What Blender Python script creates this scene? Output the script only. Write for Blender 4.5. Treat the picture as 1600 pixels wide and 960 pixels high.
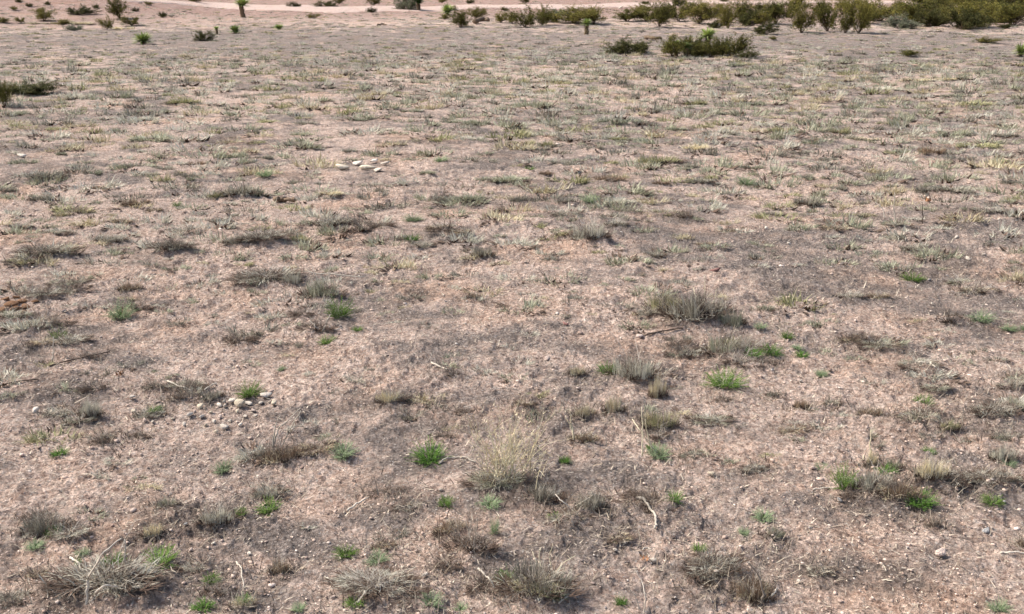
import bpy, math, random
import numpy as np

# ------------------------------------------------------------------ camera, world, sun, exposure
for o in list(bpy.data.objects):
    bpy.data.objects.remove(o, do_unlink=True)
SC = bpy.context.scene
COL = SC.collection
CAM_H = 2.0
PITCH = math.radians(18.5)
FPX = 1570.0
cam_d = bpy.data.cameras.new('camera')
cam = bpy.data.objects.new('camera', cam_d)
COL.objects.link(cam)
cam.location = (0, 0, CAM_H)
cam.rotation_euler = (math.pi / 2 - PITCH, 0, 0)
cam_d.sensor_width = 36
cam_d.lens = 36 * FPX / 1600
cam_d.clip_start = 0.05
cam_d.clip_end = 8000
SC.camera = cam

SUN_EL, SUN_AZ = math.radians(47), math.radians(-70)      # azimuth from +Y, clockwise positive
W = bpy.data.worlds.new('World')
SC.world = W
W.use_nodes = True
nt = W.node_tree
bg = nt.nodes['Background']
sky = nt.nodes.new('ShaderNodeTexSky')
sky.sky_type = 'NISHITA'
sky.sun_disc = False
sky.sun_elevation = SUN_EL
sky.sun_rotation = SUN_AZ
sky.dust_density = 4.0
sky.air_density = 1.0
sky.ozone_density = 0.6
nt.links.new(sky.outputs[0], bg.inputs[0])
bg.inputs[1].default_value = 0.060
sd = bpy.data.lights.new('sun', 'SUN')
sd.energy = 1.5
sd.angle = math.radians(14)
sd.color = (1.0, 0.94, 0.86)
sun = bpy.data.objects.new('sun', sd)
COL.objects.link(sun)
from mathutils import Vector
_dir = Vector((math.sin(SUN_AZ) * math.cos(SUN_EL), math.cos(SUN_AZ) * math.cos(SUN_EL), math.sin(SUN_EL)))
sun.rotation_euler = _dir.to_track_quat('Z', 'Y').to_euler()
sun.location = _dir * 50
SC.view_settings.view_transform = 'Standard'
SC.view_settings.look = 'None'
SC.view_settings.exposure = 1.8
SC.view_settings.gamma = 1.0
SC.cycles.max_bounces = 4
SC.cycles.diffuse_bounces = 2
SC.cycles.use_adaptive_sampling = True

# ------------------------------------------------------------------ helpers
RNG = np.random.default_rng(7)
random.seed(7)
CP, SP = math.cos(PITCH), math.sin(PITCH)


def smooth(a, b, x):
    t = np.clip((x - a) / (b - a), 0, 1)
    return t * t * (3 - 2 * t)


def _hash(ix, iy, seed):
    h = (ix.astype(np.int64) * 374761393 + iy.astype(np.int64) * 668265263 + seed * 1274126177) & 0xffffffff
    h = ((h ^ (h >> 13)) * 1274126177) & 0xffffffff
    h = (h ^ (h >> 16)) & 0xffff
    return h.astype(np.float32) / 65535.0


def vnoise(x, y, seed=0):
    ix, iy = np.floor(x), np.floor(y)
    fx, fy = x - ix, y - iy
    fx = fx * fx * fx * (fx * (fx * 6 - 15) + 10)
    fy = fy * fy * fy * (fy * (fy * 6 - 15) + 10)
    a, b = _hash(ix, iy, seed), _hash(ix + 1, iy, seed)
    c, d = _hash(ix, iy + 1, seed), _hash(ix + 1, iy + 1, seed)
    return (a + (b - a) * fx) * (1 - fy) + (c + (d - c) * fx) * fy - 0.5


def fbm(x, y, scale, octs=3, seed=0, gain=0.5):
    s, a, t = 1.0 / scale, 1.0, 0
    for k in range(octs):
        c, n = math.cos(k * 1.1 + .4), math.sin(k * 1.1 + .4)
        t = t + a * vnoise((c * x - n * y) * s, (n * x + c * y) * s, seed + k * 17)
        s *= 2.03
        a *= gain
    return t


def base_h(x, y):
    """large land form only"""
    x = np.asarray(x, dtype=np.float64)
    y = np.asarray(y, dtype=np.float64)
    r = np.hypot(x, y)
    h = 0.10 * fbm(x + 31, y + 7, 6.0, 2, 3) * smooth(0.5, 4, r)
    h = h + 0.05 * fbm(x + 3, y + 70, 1.6, 2, 5)
    left = smooth(0.27, 0.42, -x / np.maximum(y, 1.0))
    h = h + 0.075 * np.maximum(0, y - 43) * left * (y < 3000) * smooth(400, 90, r)
    h = h + smooth(200, 1800, r) * (60 + 90 * fbm(x, y, 420.0, 4, 9))
    return h


def p2w(u, v):
    """point of the ground seen at photo pixel (u, v); also the distance factor"""
    dx, dy = (u - 800) / FPX, -(v - 480) / FPX
    d = np.array([dx, CP + dy * SP, -SP + dy * CP])
    if d[2] > -0.02:
        d[2] = -0.02
    t = -CAM_H / d[2]
    for _ in range(8):
        z = float(base_h(d[0] * t, d[1] * t))
        t2 = (z - CAM_H) / d[2]
        t = 0.5 * t + 0.5 * t2
    return d[0] * t, d[1] * t, t


def pix_at_y(u, v, Y):
    dx, dy = (u - 800) / FPX, -(v - 480) / FPX
    t = Y / (CP + dy * SP)
    return np.array([dx * t, Y, CAM_H + (-SP + dy * CP) * t])


def mesh_from(name, V, F):
    """V (n,3), F (m,k) with k constant"""
    V = np.asarray(V, dtype=np.float32)
    F = np.asarray(F, dtype=np.int32)
    me = bpy.data.meshes.new(name)
    me.vertices.add(len(V))
    me.vertices.foreach_set('co', V.ravel())
    k = F.shape[1]
    me.loops.add(F.size)
    me.loops.foreach_set('vertex_index', F.ravel())
    me.polygons.add(len(F))
    me.polygons.foreach_set('loop_start', np.arange(0, F.size, k, dtype=np.int32))
    me.update(calc_edges=True)
    return me


def obj(name, me, mat=None, parent=None, link_obj=False):
    o = bpy.data.objects.new(name, me)
    COL.objects.link(o)
    if mat is not None:
        if not me.materials:
            me.materials.append(mat)
        if me.materials[0] is not mat:
            o.material_slots[0].link = 'OBJECT'
            o.material_slots[0].material = mat
    if parent is not None:
        o.parent = parent
    return o


# ------------------------------------------------------------------ materials
def new_mat(name):
    m = bpy.data.materials.new(name)
    m.use_nodes = True
    n = m.node_tree.nodes
    b = n['Principled BSDF']
    b.inputs['Roughness'].default_value = 0.9
    b.inputs['Specular IOR Level'].default_value = 0.15
    return m, m.node_tree, b


def island_mat(name, cols, rough=0.85, mottle=0.0, spec=0.15, transl=0.0):
    """each blade / leaf / pebble takes its own colour out of a list"""
    m, t, b = new_mat(name)
    g = t.nodes.new('ShaderNodeNewGeometry')
    oi = t.nodes.new('ShaderNodeObjectInfo')
    mul = t.nodes.new('ShaderNodeMath'); mul.operation = 'MULTIPLY_ADD'
    t.links.new(oi.outputs['Random'], mul.inputs[0])
    mul.inputs[1].default_value = 0.0
    t.links.new(g.outputs['Random Per Island'], mul.inputs[2])
    r = t.nodes.new('ShaderNodeValToRGB')
    r.color_ramp.interpolation = 'LINEAR'
    e = r.color_ramp.elements
    e[0].position = 0
    e[0].color = (*cols[0], 1)
    e[1].position = 1
    e[1].color = (*cols[-1], 1)
    for i, c in enumerate(cols[1:-1]):
        q = e.new((i + 1) / (len(cols) - 1))
        q.color = (*c, 1)
    t.links.new(mul.outputs[0], r.inputs[0])
    hv = t.nodes.new('ShaderNodeHueSaturation')
    mr = t.nodes.new('ShaderNodeMapRange')
    mr.inputs['To Min'].default_value = 0.78
    mr.inputs['To Max'].default_value = 1.2
    t.links.new(oi.outputs['Random'], mr.inputs['Value'])
    t.links.new(mr.outputs[0], hv.inputs['Value'])
    t.links.new(r.outputs[0], hv.inputs['Color'])
    out = hv.outputs[0]
    if mottle:
        tc = t.nodes.new('ShaderNodeTexCoord')
        nz = t.nodes.new('ShaderNodeTexNoise')
        nz.inputs['Scale'].default_value = mottle
        nz.inputs['Detail'].default_value = 6
        t.links.new(tc.outputs['Object'], nz.inputs['Vector'])
        mm = t.nodes.new('ShaderNodeMapRange')
        mm.inputs['From Min'].default_value = 0.3
        mm.inputs['From Max'].default_value = 0.7
        mm.inputs['To Min'].default_value = 0.82
        mm.inputs['To Max'].default_value = 1.12
        t.links.new(nz.outputs[0], mm.inputs['Value'])
        h2 = t.nodes.new('ShaderNodeHueSaturation')
        t.links.new(mm.outputs[0], h2.inputs['Value'])
        t.links.new(out, h2.inputs['Color'])
        out = h2.outputs[0]
        bp = t.nodes.new('ShaderNodeBump')
        bp.inputs['Distance'].default_value = 0.01
        t.links.new(nz.outputs[0], bp.inputs['Height'])
        t.links.new(bp.outputs[0], b.inputs['Normal'])
    t.links.new(out, b.inputs['Base Color'])
    b.inputs['Roughness'].default_value = rough
    b.inputs['Specular IOR Level'].default_value = spec
    if transl:
        tr = t.nodes.new('ShaderNodeBsdfTranslucent')
        t.links.new(out, tr.inputs['Color'])
        mx = t.nodes.new('ShaderNodeMixShader')
        mx.inputs[0].default_value = transl
        t.links.new(b.outputs[0], mx.inputs[1])
        t.links.new(tr.outputs[0], mx.inputs[2])
        t.links.new(mx.outputs[0], t.nodes['Material Output'].inputs['Surface'])
    return m


M = {}
M['g'] = island_mat('grey_green_blades', [(.22, .225, .15), (.42, .43, .30), (.60, .59, .44), (.26, .24, .17), (.52, .53, .38), (.13, .12, .085)], transl=.1)
M['o'] = island_mat('olive_blades', [(.24, .25, .11), (.45, .43, .23), (.66, .60, .38), (.26, .27, .12), (.54, .50, .31)], transl=.1)
M['s'] = island_mat('straw_blades', [(.80, .72, .48), (.66, .55, .34), (.88, .82, .60), (.46, .36, .22), (.76, .70, .48)], transl=.1)
M['b'] = island_mat('brown_blades', [(.26, .16, .10), (.44, .32, .21), (.14, .09, .06), (.54, .43, .30), (.22, .14, .10)])
M['d'] = island_mat('dark_grey_blades', [(.20, .185, .145), (.38, .355, .28), (.54, .51, .41), (.13, .11, .085), (.62, .58, .46)], transl=.1)
M['p'] = island_mat('pale_grey_blades', [(.58, .56, .46), (.72, .70, .58), (.40, .38, .30), (.80, .76, .62), (.30, .27, .21)], transl=.1)
M['base'] = island_mat('brown_base_and_shade', [(.09, .06, .045), (.14, .095, .07), (.045, .032, .025), (.19, .135, .095)])  # dead brown litter, darkened to paint in the shade under clumps
M['herb'] = island_mat('fresh_green_leaf', [(.055, .11, .016), (.11, .21, .035), (.20, .31, .07), (.075, .14, .025), (.16, .23, .055)], transl=.2)
M['herbdark'] = island_mat('deep_green_leaf', [(.04, .10, .015), (.09, .20, .03), (.16, .28, .055), (.05, .12, .02)], transl=.15)
M['herbpale'] = island_mat('grey_green_leaf', [(.16, .24, .11), (.26, .34, .19), (.34, .38, .25), (.20, .28, .13)], transl=.15)
M['twig'] = island_mat('weathered_twig', [(.26, .215, .17), (.42, .36, .30), (.15, .12, .09), (.54, .48, .41), (.20, .15, .12)])
M['twigdark'] = island_mat('dark_twig', [(.10, .075, .06), (.17, .13, .10), (.07, .05, .04), (.26, .21, .17)])
M['twigpale'] = island_mat('bleached_twig', [(.66, .60, .50), (.80, .74, .63), (.50, .44, .36), (.72, .66, .57)])
M['creo'] = island_mat('olive_shrub_leaf', [(.045, .055, .012), (.10, .105, .022), (.20, .185, .045), (.07, .07, .018), (.15, .12, .03)], transl=.12)
M['creoy'] = island_mat('yellow_olive_shrub_leaf', [(.09, .085, .018), (.18, .165, .036), (.30, .265, .07), (.12, .12, .028), (.20, .155, .045)], transl=.12)
M['creod'] = island_mat('dark_shrub_leaf', [(.035, .042, .014), (.07, .075, .022), (.13, .125, .04), (.045, .045, .016)], transl=.08)
M['creog'] = island_mat('grey_shrub_leaf', [(.16, .18, .115), (.25, .27, .18), (.11, .12, .075), (.30, .30, .22)], transl=.1)
M['stem'] = island_mat('shrub_stem', [(.10, .07, .05), (.17, .12, .08), (.07, .05, .035)])
M['yleaf'] = island_mat('yucca_leaf', [(.20, .28, .06), (.34, .42, .13), (.48, .52, .22), (.15, .22, .05)], rough=.6, spec=.3)
M['yleafd'] = island_mat('dark_yucca_leaf', [(.04, .075, .02), (.08, .13, .03), (.12, .17, .05), (.03, .05, .015)], rough=.6, spec=.3)
M['yskirt'] = island_mat('dead_yucca_leaf', [(.30, .24, .13), (.44, .36, .21), (.18, .13, .08), (.36, .31, .19)])
M['ytrunk'] = island_mat('yucca_bark', [(.16, .11, .07), (.22, .16, .10)], mottle=18)
M['white'] = island_mat('chalky_stone', [(.80, .73, .64), (.86, .81, .73), (.68, .58, .47)], mottle=9)
M['cream'] = island_mat('cream_stone', [(.62, .52, .38), (.70, .60, .46)], mottle=9)
M['pinkst'] = island_mat('pink_stone', [(.56, .44, .37), (.62, .50, .43)], mottle=9)
M['redst'] = island_mat('dark_red_stone', [(.20, .10, .085), (.26, .14, .12)], mottle=9)
M['greyst'] = island_mat('grey_stone', [(.34, .33, .32), (.42, .41, .40)], mottle=9)
M['clod'] = island_mat('rusty_soil_clod', [(.28, .13, .06), (.20, .09, .045), (.36, .19, .10), (.12, .07, .04)], mottle=12)
M['log'] = island_mat('old_log', [(.16, .115, .08), (.22, .16, .11)], mottle=14)
M['gravel'] = island_mat('mixed_gravel', [(.30, .23, .20), (.52, .44, .39), (.16, .13, .12), (.40, .33, .29), (.74, .68, .61), (.13, .10, .09), (.36, .33, .32), (.62, .50, .43)])
M['clods'] = island_mat('soil_crumbs', [(.50, .37, .30), (.66, .52, .43), (.28, .20, .16), (.56, .43, .35), (.18, .13, .11), (.74, .62, .53)])
M['litter'] = island_mat('plant_litter', [(.28, .22, .17), (.48, .41, .32), (.14, .10, .08), (.18, .14, .11), (.62, .55, .43), (.34, .27, .2), (.09, .07, .055), (.20, .15, .12)])

# ------------------------------------------------------------------ tables: positions read off the photo (x y w h tone)
# a '|' adds a label of its own, 'L:' marks the short name other labels may use for it
TUFTS = """
75 412 92 28 g
110 450 52 15 g
70 472 52 16 d
32 420 44 16 o
112 543 56 18 d
66 548 40 14 b
62 518 50 16 g
292 618 56 22 g
205 458 34 20 b
330 630 36 22 d
143 660 34 42 p
236 656 44 20 p
125 668 46 18 g
420 452 96 30 d
458 452 30 28 p
505 470 66 44 g | green-grey tuft with dark gaps behind the bright weed among twigs
610 640 46 26 s
1092 520 104 60 d | large tuft of upright grey blades with dark gaps at their base L: the large upright-bladed tuft
1040 500 60 40 o
1013 505 40 22 d
1141 520 44 44 g
990 598 74 52 p
902 590 26 22 s
960 652 30 46 s
911 655 34 30 s
1130 560 60 42 g
1068 560 54 26 p
1030 676 54 40 o
1110 668 64 18 g
1197 485 24 14 g
1527 462 52 18 b
1500 448 42 18 g
1372 470 34 16 b
1328 470 40 16 d
1594 445 22 16 b
1434 580 62 16 g
1462 616 42 14 g
1360 655 36 26 b
1252 642 22 26 b
1337 545 42 20 b
1369 555 52 16 g
1580 612 50 20 d
1552 660 64 30 d
1590 650 40 36 g
1433 668 60 24 g
1480 676 32 26 o
1570 690 44 24 g
70 842 66 50 d
114 850 52 18 p
170 945 150 74 d | broad dark tangled tuft under two arching pale stalks L: the arched-stalk tuft
338 828 54 38 p
242 846 32 32 s
443 728 60 40 b | reddish brown tuft with dry upright blades, one stem standing pale
408 720 30 20 d
495 716 64 24 b
778 768 84 44 g | fuzzy grey tuft under the tall straw spray
703 838 50 28 b
420 780 44 26 p
438 898 30 40 b
587 945 118 44 p | wide pale grey twiggy tuft lying along the bottom edge
850 788 54 44 d
925 806 46 44 d
893 822 60 24 d
912 700 42 26 b
840 950 114 70 d | big dark tangled tuft with yellow-green blades at the bottom edge L: the big bottom-edge tuft
1110 920 90 40 d
835 952 74 40 o
60 905 30 14 b
300 900 40 16 d
640 800 50 16 d
1180 740 40 12 d
1240 680 44 12 b
1173 945 62 58 b | red-brown tuft with a tall arching grey stalk
1363 780 72 46 p
1400 792 62 40 b
1450 768 50 50 s
1483 768 74 28 d
1535 768 70 24 d
1568 764 48 26 g
1568 722 40 40 p
1208 850 34 24 g
1206 620 20 12 d
24 500 50 20 g
970 852 40 14 b
15 955 66 34 d
262 800 30 22 g
600 860 34 14 b
1300 640 26 10 g
380 955 40 24 s
740 470 20 12 b
1395 735 26 24 g
1360 728 22 44 s
1010 660 16 20 s
1280 905 40 10 d
1597 860 24 18 b
27 182 42 12 g
34 199 40 11 o
90 204 32 10 o
216 191 52 14 p
243 222 72 18 g
189 208 32 12 g
135 256 26 10 g
37 256 40 16 g
202 264 40 16 d
148 274 26 12 g
72 284 62 20 d
260 266 34 12 d
236 276 28 10 d
263 286 28 13 d
290 278 34 18 d
358 248 64 16 g
412 250 30 13 d
304 258 38 12 b
388 266 14 10 d
466 230 40 16 d
472 213 42 13 g
324 230 22 8 o
354 226 26 7 b
462 288 26 14 d
503 289 20 8 d
418 193 34 10 o
476 196 36 12 d
395 211 24 12 d
13 303 28 12 d
64 318 34 20 d
101 340 28 14 o
128 336 34 18 o
155 296 18 9 b
206 325 28 18 b
228 320 15 10 b
243 334 24 12 b
341 314 28 12 o
378 313 62 28 d
516 312 38 12 s
37 361 32 16 d
189 352 34 18 b
344 349 28 14 d
371 341 24 8 g
172 382 44 22 d
84 371 40 12 g
297 369 54 20 d
270 402 66 26 d
368 391 34 24 d
415 389 72 16 d
469 382 32 18 o
523 362 60 28 d
824 168 64 14 g
720 193 46 10 g
750 197 52 16 g
868 197 56 16 p
979 196 80 16 g
733 220 42 14 p
810 214 60 14 p
830 236 52 14 d
854 230 26 14 o
965 220 28 10 o
996 221 30 10 g
547 240 26 10 d
662 241 20 9 o
740 254 66 12 d
807 260 30 10 o
881 258 44 8 d
854 277 22 10 b
1035 258 70 26 o | yellow-green tuft patch with orange tips beside grey tufts L: the yellow-green patch
1067 263 42 16 d
584 294 56 12 d
668 275 26 10 g
795 288 66 10 g
763 284 40 8 g
888 285 38 8 d
955 286 42 16 b
1033 290 24 10 b
860 300 30 12 d
813 317 34 16 d
736 322 52 17 g
692 321 46 14 d
884 320 28 12 d
965 325 54 20 p
985 337 32 14 g
884 341 44 14 d
1036 342 62 10 o
688 367 40 20 b
631 377 26 12 d
661 391 38 18 d
719 374 34 10 b
921 382 58 38 p | big two-tone tuft, dark on one side and pale grey on the other L: the big two-tone tuft
881 376 26 14 o
962 358 34 18 p
753 408 34 24 d
1019 405 34 18 d
861 410 22 14 p
1127 212 58 16 d
1225 208 54 18 o
1313 210 30 22 o
1407 199 38 24 g | round grey-green tuft, taller than the tufts around it L: the round grey-green tuft
1347 220 44 9 s
1411 212 40 12 d
1492 214 54 22 g
1530 233 62 16 o
1455 243 38 20 b
1252 241 34 10 d
1290 252 34 9 d
1090 236 44 13 s
1104 269 34 12 g
1090 288 52 14 d
1178 265 34 12 g
1262 282 20 10 d
1306 298 32 15 d
1384 276 38 14 d
1394 294 28 10 d
1445 306 30 18 d
1488 306 60 18 d
1560 258 44 14 o
1586 290 40 14 d
1262 326 40 26 d
1350 321 16 9 d
1354 342 28 12 o
1398 360 28 10 d
1485 356 22 12 b
1540 337 46 15 p
1306 364 44 12 b
1142 365 14 8 b
1100 386 26 8 b
1421 397 32 15 d
1280 181 22 10 d
1330 182 34 8 d
1373 179 26 8 d
1254 101 26 8 d
1330 104 26 8 d
1148 104 32 9 g
1445 104 28 8 s
1434 128 46 11 s
1478 127 34 8 s
1249 144 38 9 d
1161 147 28 9 d
1363 123 46 12 p
1212 123 40 14 p
1083 165 38 14 o
1178 165 30 12 g
1385 161 30 8 d
1529 167 58 8 o
1590 164 28 9 d
1374 143 64 12 p
1549 148 36 9 s
1286 151 30 7 g
1225 150 34 9 d
1488 153 54 10 g
904 132 30 8 d
867 128 36 14 p
763 130 32 10 g
712 153 50 14 g
786 150 36 9 g
122 156 44 18 p
186 154 42 15 g
287 164 54 16 o
95 244 20 10 g
290 100 30 7 g
480 120 34 8 p
420 150 34 9 g
540 170 36 9 g
1180 230 34 10 g
1210 186 30 10 s
600 205 36 10 p
640 175 32 9 g
560 190 30 9 g
1000 160 36 10 p
940 180 36 9 g
1130 180 34 10 g
1060 205 36 10 g
1380 240 34 9 o
1450 200 30 9 g
1570 215 40 12 d
95 38 44 7 s
130 40 36 6 s
60 39 30 6 s
195 46 40 5 s
1210 340 30 12 d
90 655 40 18 d
160 690 34 14 d
820 640 30 12 b
680 640 26 10 g
1080 720 36 14 g
"""
WEEDS = """
93 536 30 28 h | bright green weed with a bleached twig beside it
190 502 42 38 l | pale green feathery weed growing through grey twigs
391 626 38 30 h | bright weed just behind the scatter of white stones
530 498 38 42 h | tall bright weed beside a pale forked twig L: the tall forked-twig weed
512 537 28 9 h
560 521 18 9 h
440 581 15 8 l
243 650 22 10 h
672 724 50 44 k | deep green feathery weed standing alone beside a bent stick L: the deep green feathery weed
949 588 34 18 k
1133 612 54 34 h | broad bright green weed under the tangle of grey twigs L: the broad bright weed
1205 560 34 22 k | dark green weed between two small green weeds
1176 565 26 10 k
1251 564 20 12 k
1245 550 16 9 l
1229 532 22 18 h
1283 588 22 9 l
1425 440 32 18 h | light green weed alone on open grey gravel L: the lone light green weed
1532 508 38 15 l
1576 518 24 14 l
1442 638 28 22 h
95 714 24 13 k
349 740 32 18 l
88 845 24 16 k
57 862 28 15 l
251 897 50 38 h | bright feathery weed beside the broad dark tangled tuft
180 900 40 28 k
131 873 22 12 l
124 894 12 12 h
332 917 28 14 h
382 948 24 18 k
318 958 32 14 k
376 814 24 16 h
538 718 42 28 l
696 793 26 20 h
765 796 34 10 l
773 838 16 34 l
420 800 38 20 h
540 873 32 14 h
590 886 36 12 l
555 958 30 16 h
674 958 38 16 l
467 958 22 16 l
794 920 36 26 k
867 816 22 14 h
1053 796 26 26 k
882 721 20 9 k
1091 870 22 14 h
1162 838 20 9 l
1191 818 32 12 l
1030 718 36 26 l
1017 704 18 12 k
970 952 22 20 k
1317 774 44 42 h | bright weed at one end of the long ragged tuft row L: the bright weed on the tuft row
1437 798 46 30 k | deep green weed in front of the long ragged tuft row
1550 794 30 16 h
1384 745 30 14 k
1452 710 20 10 k
1576 728 24 12 l
1282 738 22 10 l
1560 958 34 14 l
868 950 30 24 l
277 324 16 11 h
415 279 30 10 l
689 255 24 9 l
827 268 16 9 h
921 320 28 14 l
645 347 28 14 l
1165 291 34 16 l
1188 520 20 9 l
645 378 24 10 k
720 958 24 12 l
1600 520 16 14 l
"""
SHRUBS = """
90 520 70 24 t
120 462 60 24 d
60 830 60 44 d
300 620 50 26 t
470 500 50 24 t
620 636 50 20 t
690 690 40 24 d
840 770 60 34 d
930 800 70 40 d
1000 792 60 34 d
1110 905 80 34 d
1180 930 56 56 d
1170 560 70 40 p
1200 580 50 24 t
1060 550 50 22 d
1400 775 80 40 d
1480 768 70 28 d
1550 762 60 24 d
1350 548 56 22 d
1560 655 60 26 t
1440 660 60 26 t
760 935 80 50 d
700 900 50 30 d
590 365 60 30 d
700 372 70 24 d
930 384 60 32 d
60 410 70 22 d
410 392 80 20 d
270 402 60 22 d
410 452 90 26 d
1090 518 90 50 d
1040 500 50 30 d
160 700 40 24 d
350 825 70 34 t
218 492 64 40 t | grey twiggy shrub beside the pale green feathery weed
376 546 62 42 t | dark grey twiggy shrub standing alone on open soil L: the lone dark twiggy shrub
242 616 40 34 t
146 618 56 28 t
497 525 66 40 t
140 566 40 24 t
1160 580 70 40 p
1483 510 60 48 t
740 880 96 86 t | sprawling grey twig shrub beside the big bottom-edge tuft
1015 805 90 50 d | dark brown twig shrub behind the curved pale stick
607 780 62 26 d
706 590 34 24 d
567 372 76 48 t | wide tangle of crossing grey twigs on pinkish soil L: the wide twig tangle
783 334 28 34 t
1070 346 30 30 d
692 318 44 26 t
955 288 36 16 t
830 944 60 60 d
1030 692 40 30 p
1590 595 34 20 t
1130 632 34 14 t
285 632 44 22 t
1460 826 22 30 t
730 650 40 10 t
205 944 110 50 p
646 954 70 34 t
220 690 44 24 d
1110 930 60 34 t
1330 790 50 30 d
1150 545 40 30 t
590 950 104 44 p
345 935 60 30 t
"""
# creosote like bushes: x y w h tone
BUSHES = """
45 13 10 6 d
76 9 8 5 d
22 20 10 5 b
212 19 9 5 d
232 9 10 5 b
150 13 8 5 d
60 20 12 6 y
28 6 10 5 d
1000 22 30 14 y
1085 24 34 18 o
1120 26 34 20 y
1225 26 34 20 o
1395 28 34 18 o
1445 26 36 18 d
1500 28 40 20 o
1540 30 40 20 y
1575 22 44 20 d
1465 42 26 18 o
1355 38 26 20 o
1120 44 20 16 d
1192 42 26 22 y
1420 20 26 14 y
912 28 30 16 y
1040 26 30 14 y
860 36 20 18 d
1340 8 14 8 d
1130 4 12 6 d
1010 8 12 7 d
735 6 10 6 d
690 5 14 8 b
187 30 30 24 o
168 47 17 17 y
206 41 26 14 y
126 24 32 13 d
69 34 28 16 y
253 28 10 8 d
306 5 22 9 y
7 37 18 8 y
33 36 14 8 y
100 40 20 8 y
116 49 20 8 g
319 64 22 13 d | small dark rounded shrub alone on the grey flat L: the small dark rounded shrub
8 168 26 42 o | olive shrub cut by the left edge beside the dark low shrub
52 148 64 22 d | dark low shrub of several clumps near the pale grey tuft L: the dark low shrub
459 12 14 9 d
489 29 17 7 y
510 12 24 10 d
530 7 16 12 o
584 9 20 16 o
581 20 12 7 d
632 17 32 22 g
706 17 16 6 y
719 43 30 24 o | olive bush with its shadow lying beside it, behind the pebbly flat L: the solitary olive bush
744 31 26 15 y
695 32 16 7 y
790 18 12 7 o
783 37 20 15 y
800 38 16 16 y
820 43 32 28 o
846 41 28 28 o
871 25 26 12 g
895 38 54 28 y
928 39 34 24 y
820 6 14 14 o
979 34 40 18 o
1010 34 46 24 y
1030 44 42 32 o
1060 35 34 26 o
1060 10 18 16 d
1092 39 46 32 y
1138 46 30 30 y
1158 37 44 34 o
1176 41 30 28 d
1212 39 48 34 o
1198 55 27 20 d | dark round bush standing in front of the bush row L: the dark round bush
1252 53 34 38 y | upright yellow-olive bush standing in front of the bush row
1293 50 34 46 o | vase-shaped olive bush with narrow foot
1320 53 24 32 o
1342 53 34 48 y | tallest yellow-olive bush at the end of an open gap L: the tallest yellow-olive bush
1374 34 52 24 y
1404 45 30 18 g | pale grey-green low shrub in front of the dark bushes
1430 37 48 28 o
1451 43 26 24 d
1480 32 40 22 y
1502 46 38 30 d
1529 43 46 34 y
1583 40 54 32 o
1556 36 34 26 d
1571 46 11 8 d
1404 12 16 8 b
1450 10 36 20 o
1480 14 34 24 d
1514 16 40 26 o
1550 18 44 28 d
1588 20 40 30 o
1245 20 40 22 y
1280 26 30 18 o
1315 24 34 20 y
1350 20 30 14 y
1190 20 30 14 y
1418 89 30 9 o
1542 68 28 9 b
1208 64 12 7 b
983 84 42 26 d | pair of black-green shrubs standing on a bare pink patch L: the black-green shrub pair
1004 82 20 20 d
962 84 18 9 d
1085 86 36 34 d
1050 90 42 30 o
1142 90 44 32 o
1168 93 22 13 d
1124 88 24 30 d
1110 90 34 26 o
1096 89 26 22 d
"""
# yuccas: x y w h style
YUCCAS = """
1056 88 16 24 s
224 70 26 20 b | low yellow-green yucca with spiky round head on the grey flat L: the low yellow-green yucca
380 28 20 30 t | tall yucca with bare brown trunk beside the pale track L: the tall trunked yucca
368 53 16 14 b
436 47 14 10 b
339 54 10 12 s
655 18 16 20 t
699 24 18 18 b
916 54 18 24 s | tan-skirted yucca with green head casting a short shadow L: the tan-skirted yucca
1104 84 30 38 s | tallest green-topped yucca in the dark clump L: the green-topped yucca
1071 90 18 24 s
1594 90 20 22 b | bright yucca at the right edge of the flat L: the bright edge yucca
1212 20 20 16 b
"""
STONES = """
352 640 8 6 w
372 648 9 6 c
396 645 8 6 p
408 636 9 6 w
330 650 8 6 c
345 655 9 6 p
360 662 8 6 w
322 668 8 5 c
305 648 7 5 p
376 668 9 6 w
270 660 7 5 c
250 640 8 5 p
384 655 8 6 w
338 680 8 6 c
228 662 8 6 p
316 655 9 6 w
344 638 11 9 w
351 634 9 7 w
362 635 12 8 w
376 642 18 10 c
388 636 15 8 w
400 655 10 8 w
419 628 20 9 w
429 640 14 9 c
207 628 11 7 w
210 651 10 8 c
298 655 11 10 w
289 668 10 7 w
350 673 15 10 w
335 662 8 6 w
57 645 14 9 w
314 642 12 8 c
239 665 7 6 w
998 531 13 11 p | pinkish white stone at the end of a low dark stick L: the pinkish white stone
971 591 13 9 w
855 568 13 7 p
727 511 6 6 w
883 510 12 5 r
1118 431 19 10 r | lone dark red angular stone on open gravel L: the lone dark red stone
335 856 8 6 w
298 869 10 7 p
391 873 9 7 w
292 828 9 7 g
665 909 12 10 w | small white stone among dark litter L: the small white stone
671 857 7 6 w
689 767 7 5 w
522 945 10 9 p
1019 883 12 9 w
962 867 9 7 w
1112 748 13 9 c
1471 872 18 14 p | pinkish white lump of rock on open grey soil L: the white rock lump
1247 914 9 6 w
1540 836 18 9 g
1312 790 10 7 g
574 268 26 8 c
559 262 21 7 w
591 270 20 8 w
601 261 15 6 w
537 266 22 5 c
583 257 15 6 w
34 246 16 5 w
398 254 10 4 w
1197 359 7 5 w
1495 373 8 5 w
1512 411 10 6 w
1537 400 9 5 w
1232 385 7 4 w
1250 600 6 5 w
1456 479 7 4 w
970 14 9 4 w
268 28 14 4 c
44 66 8 3 w
1275 780 8 6 p
1270 740 10 6 p
"""
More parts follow.
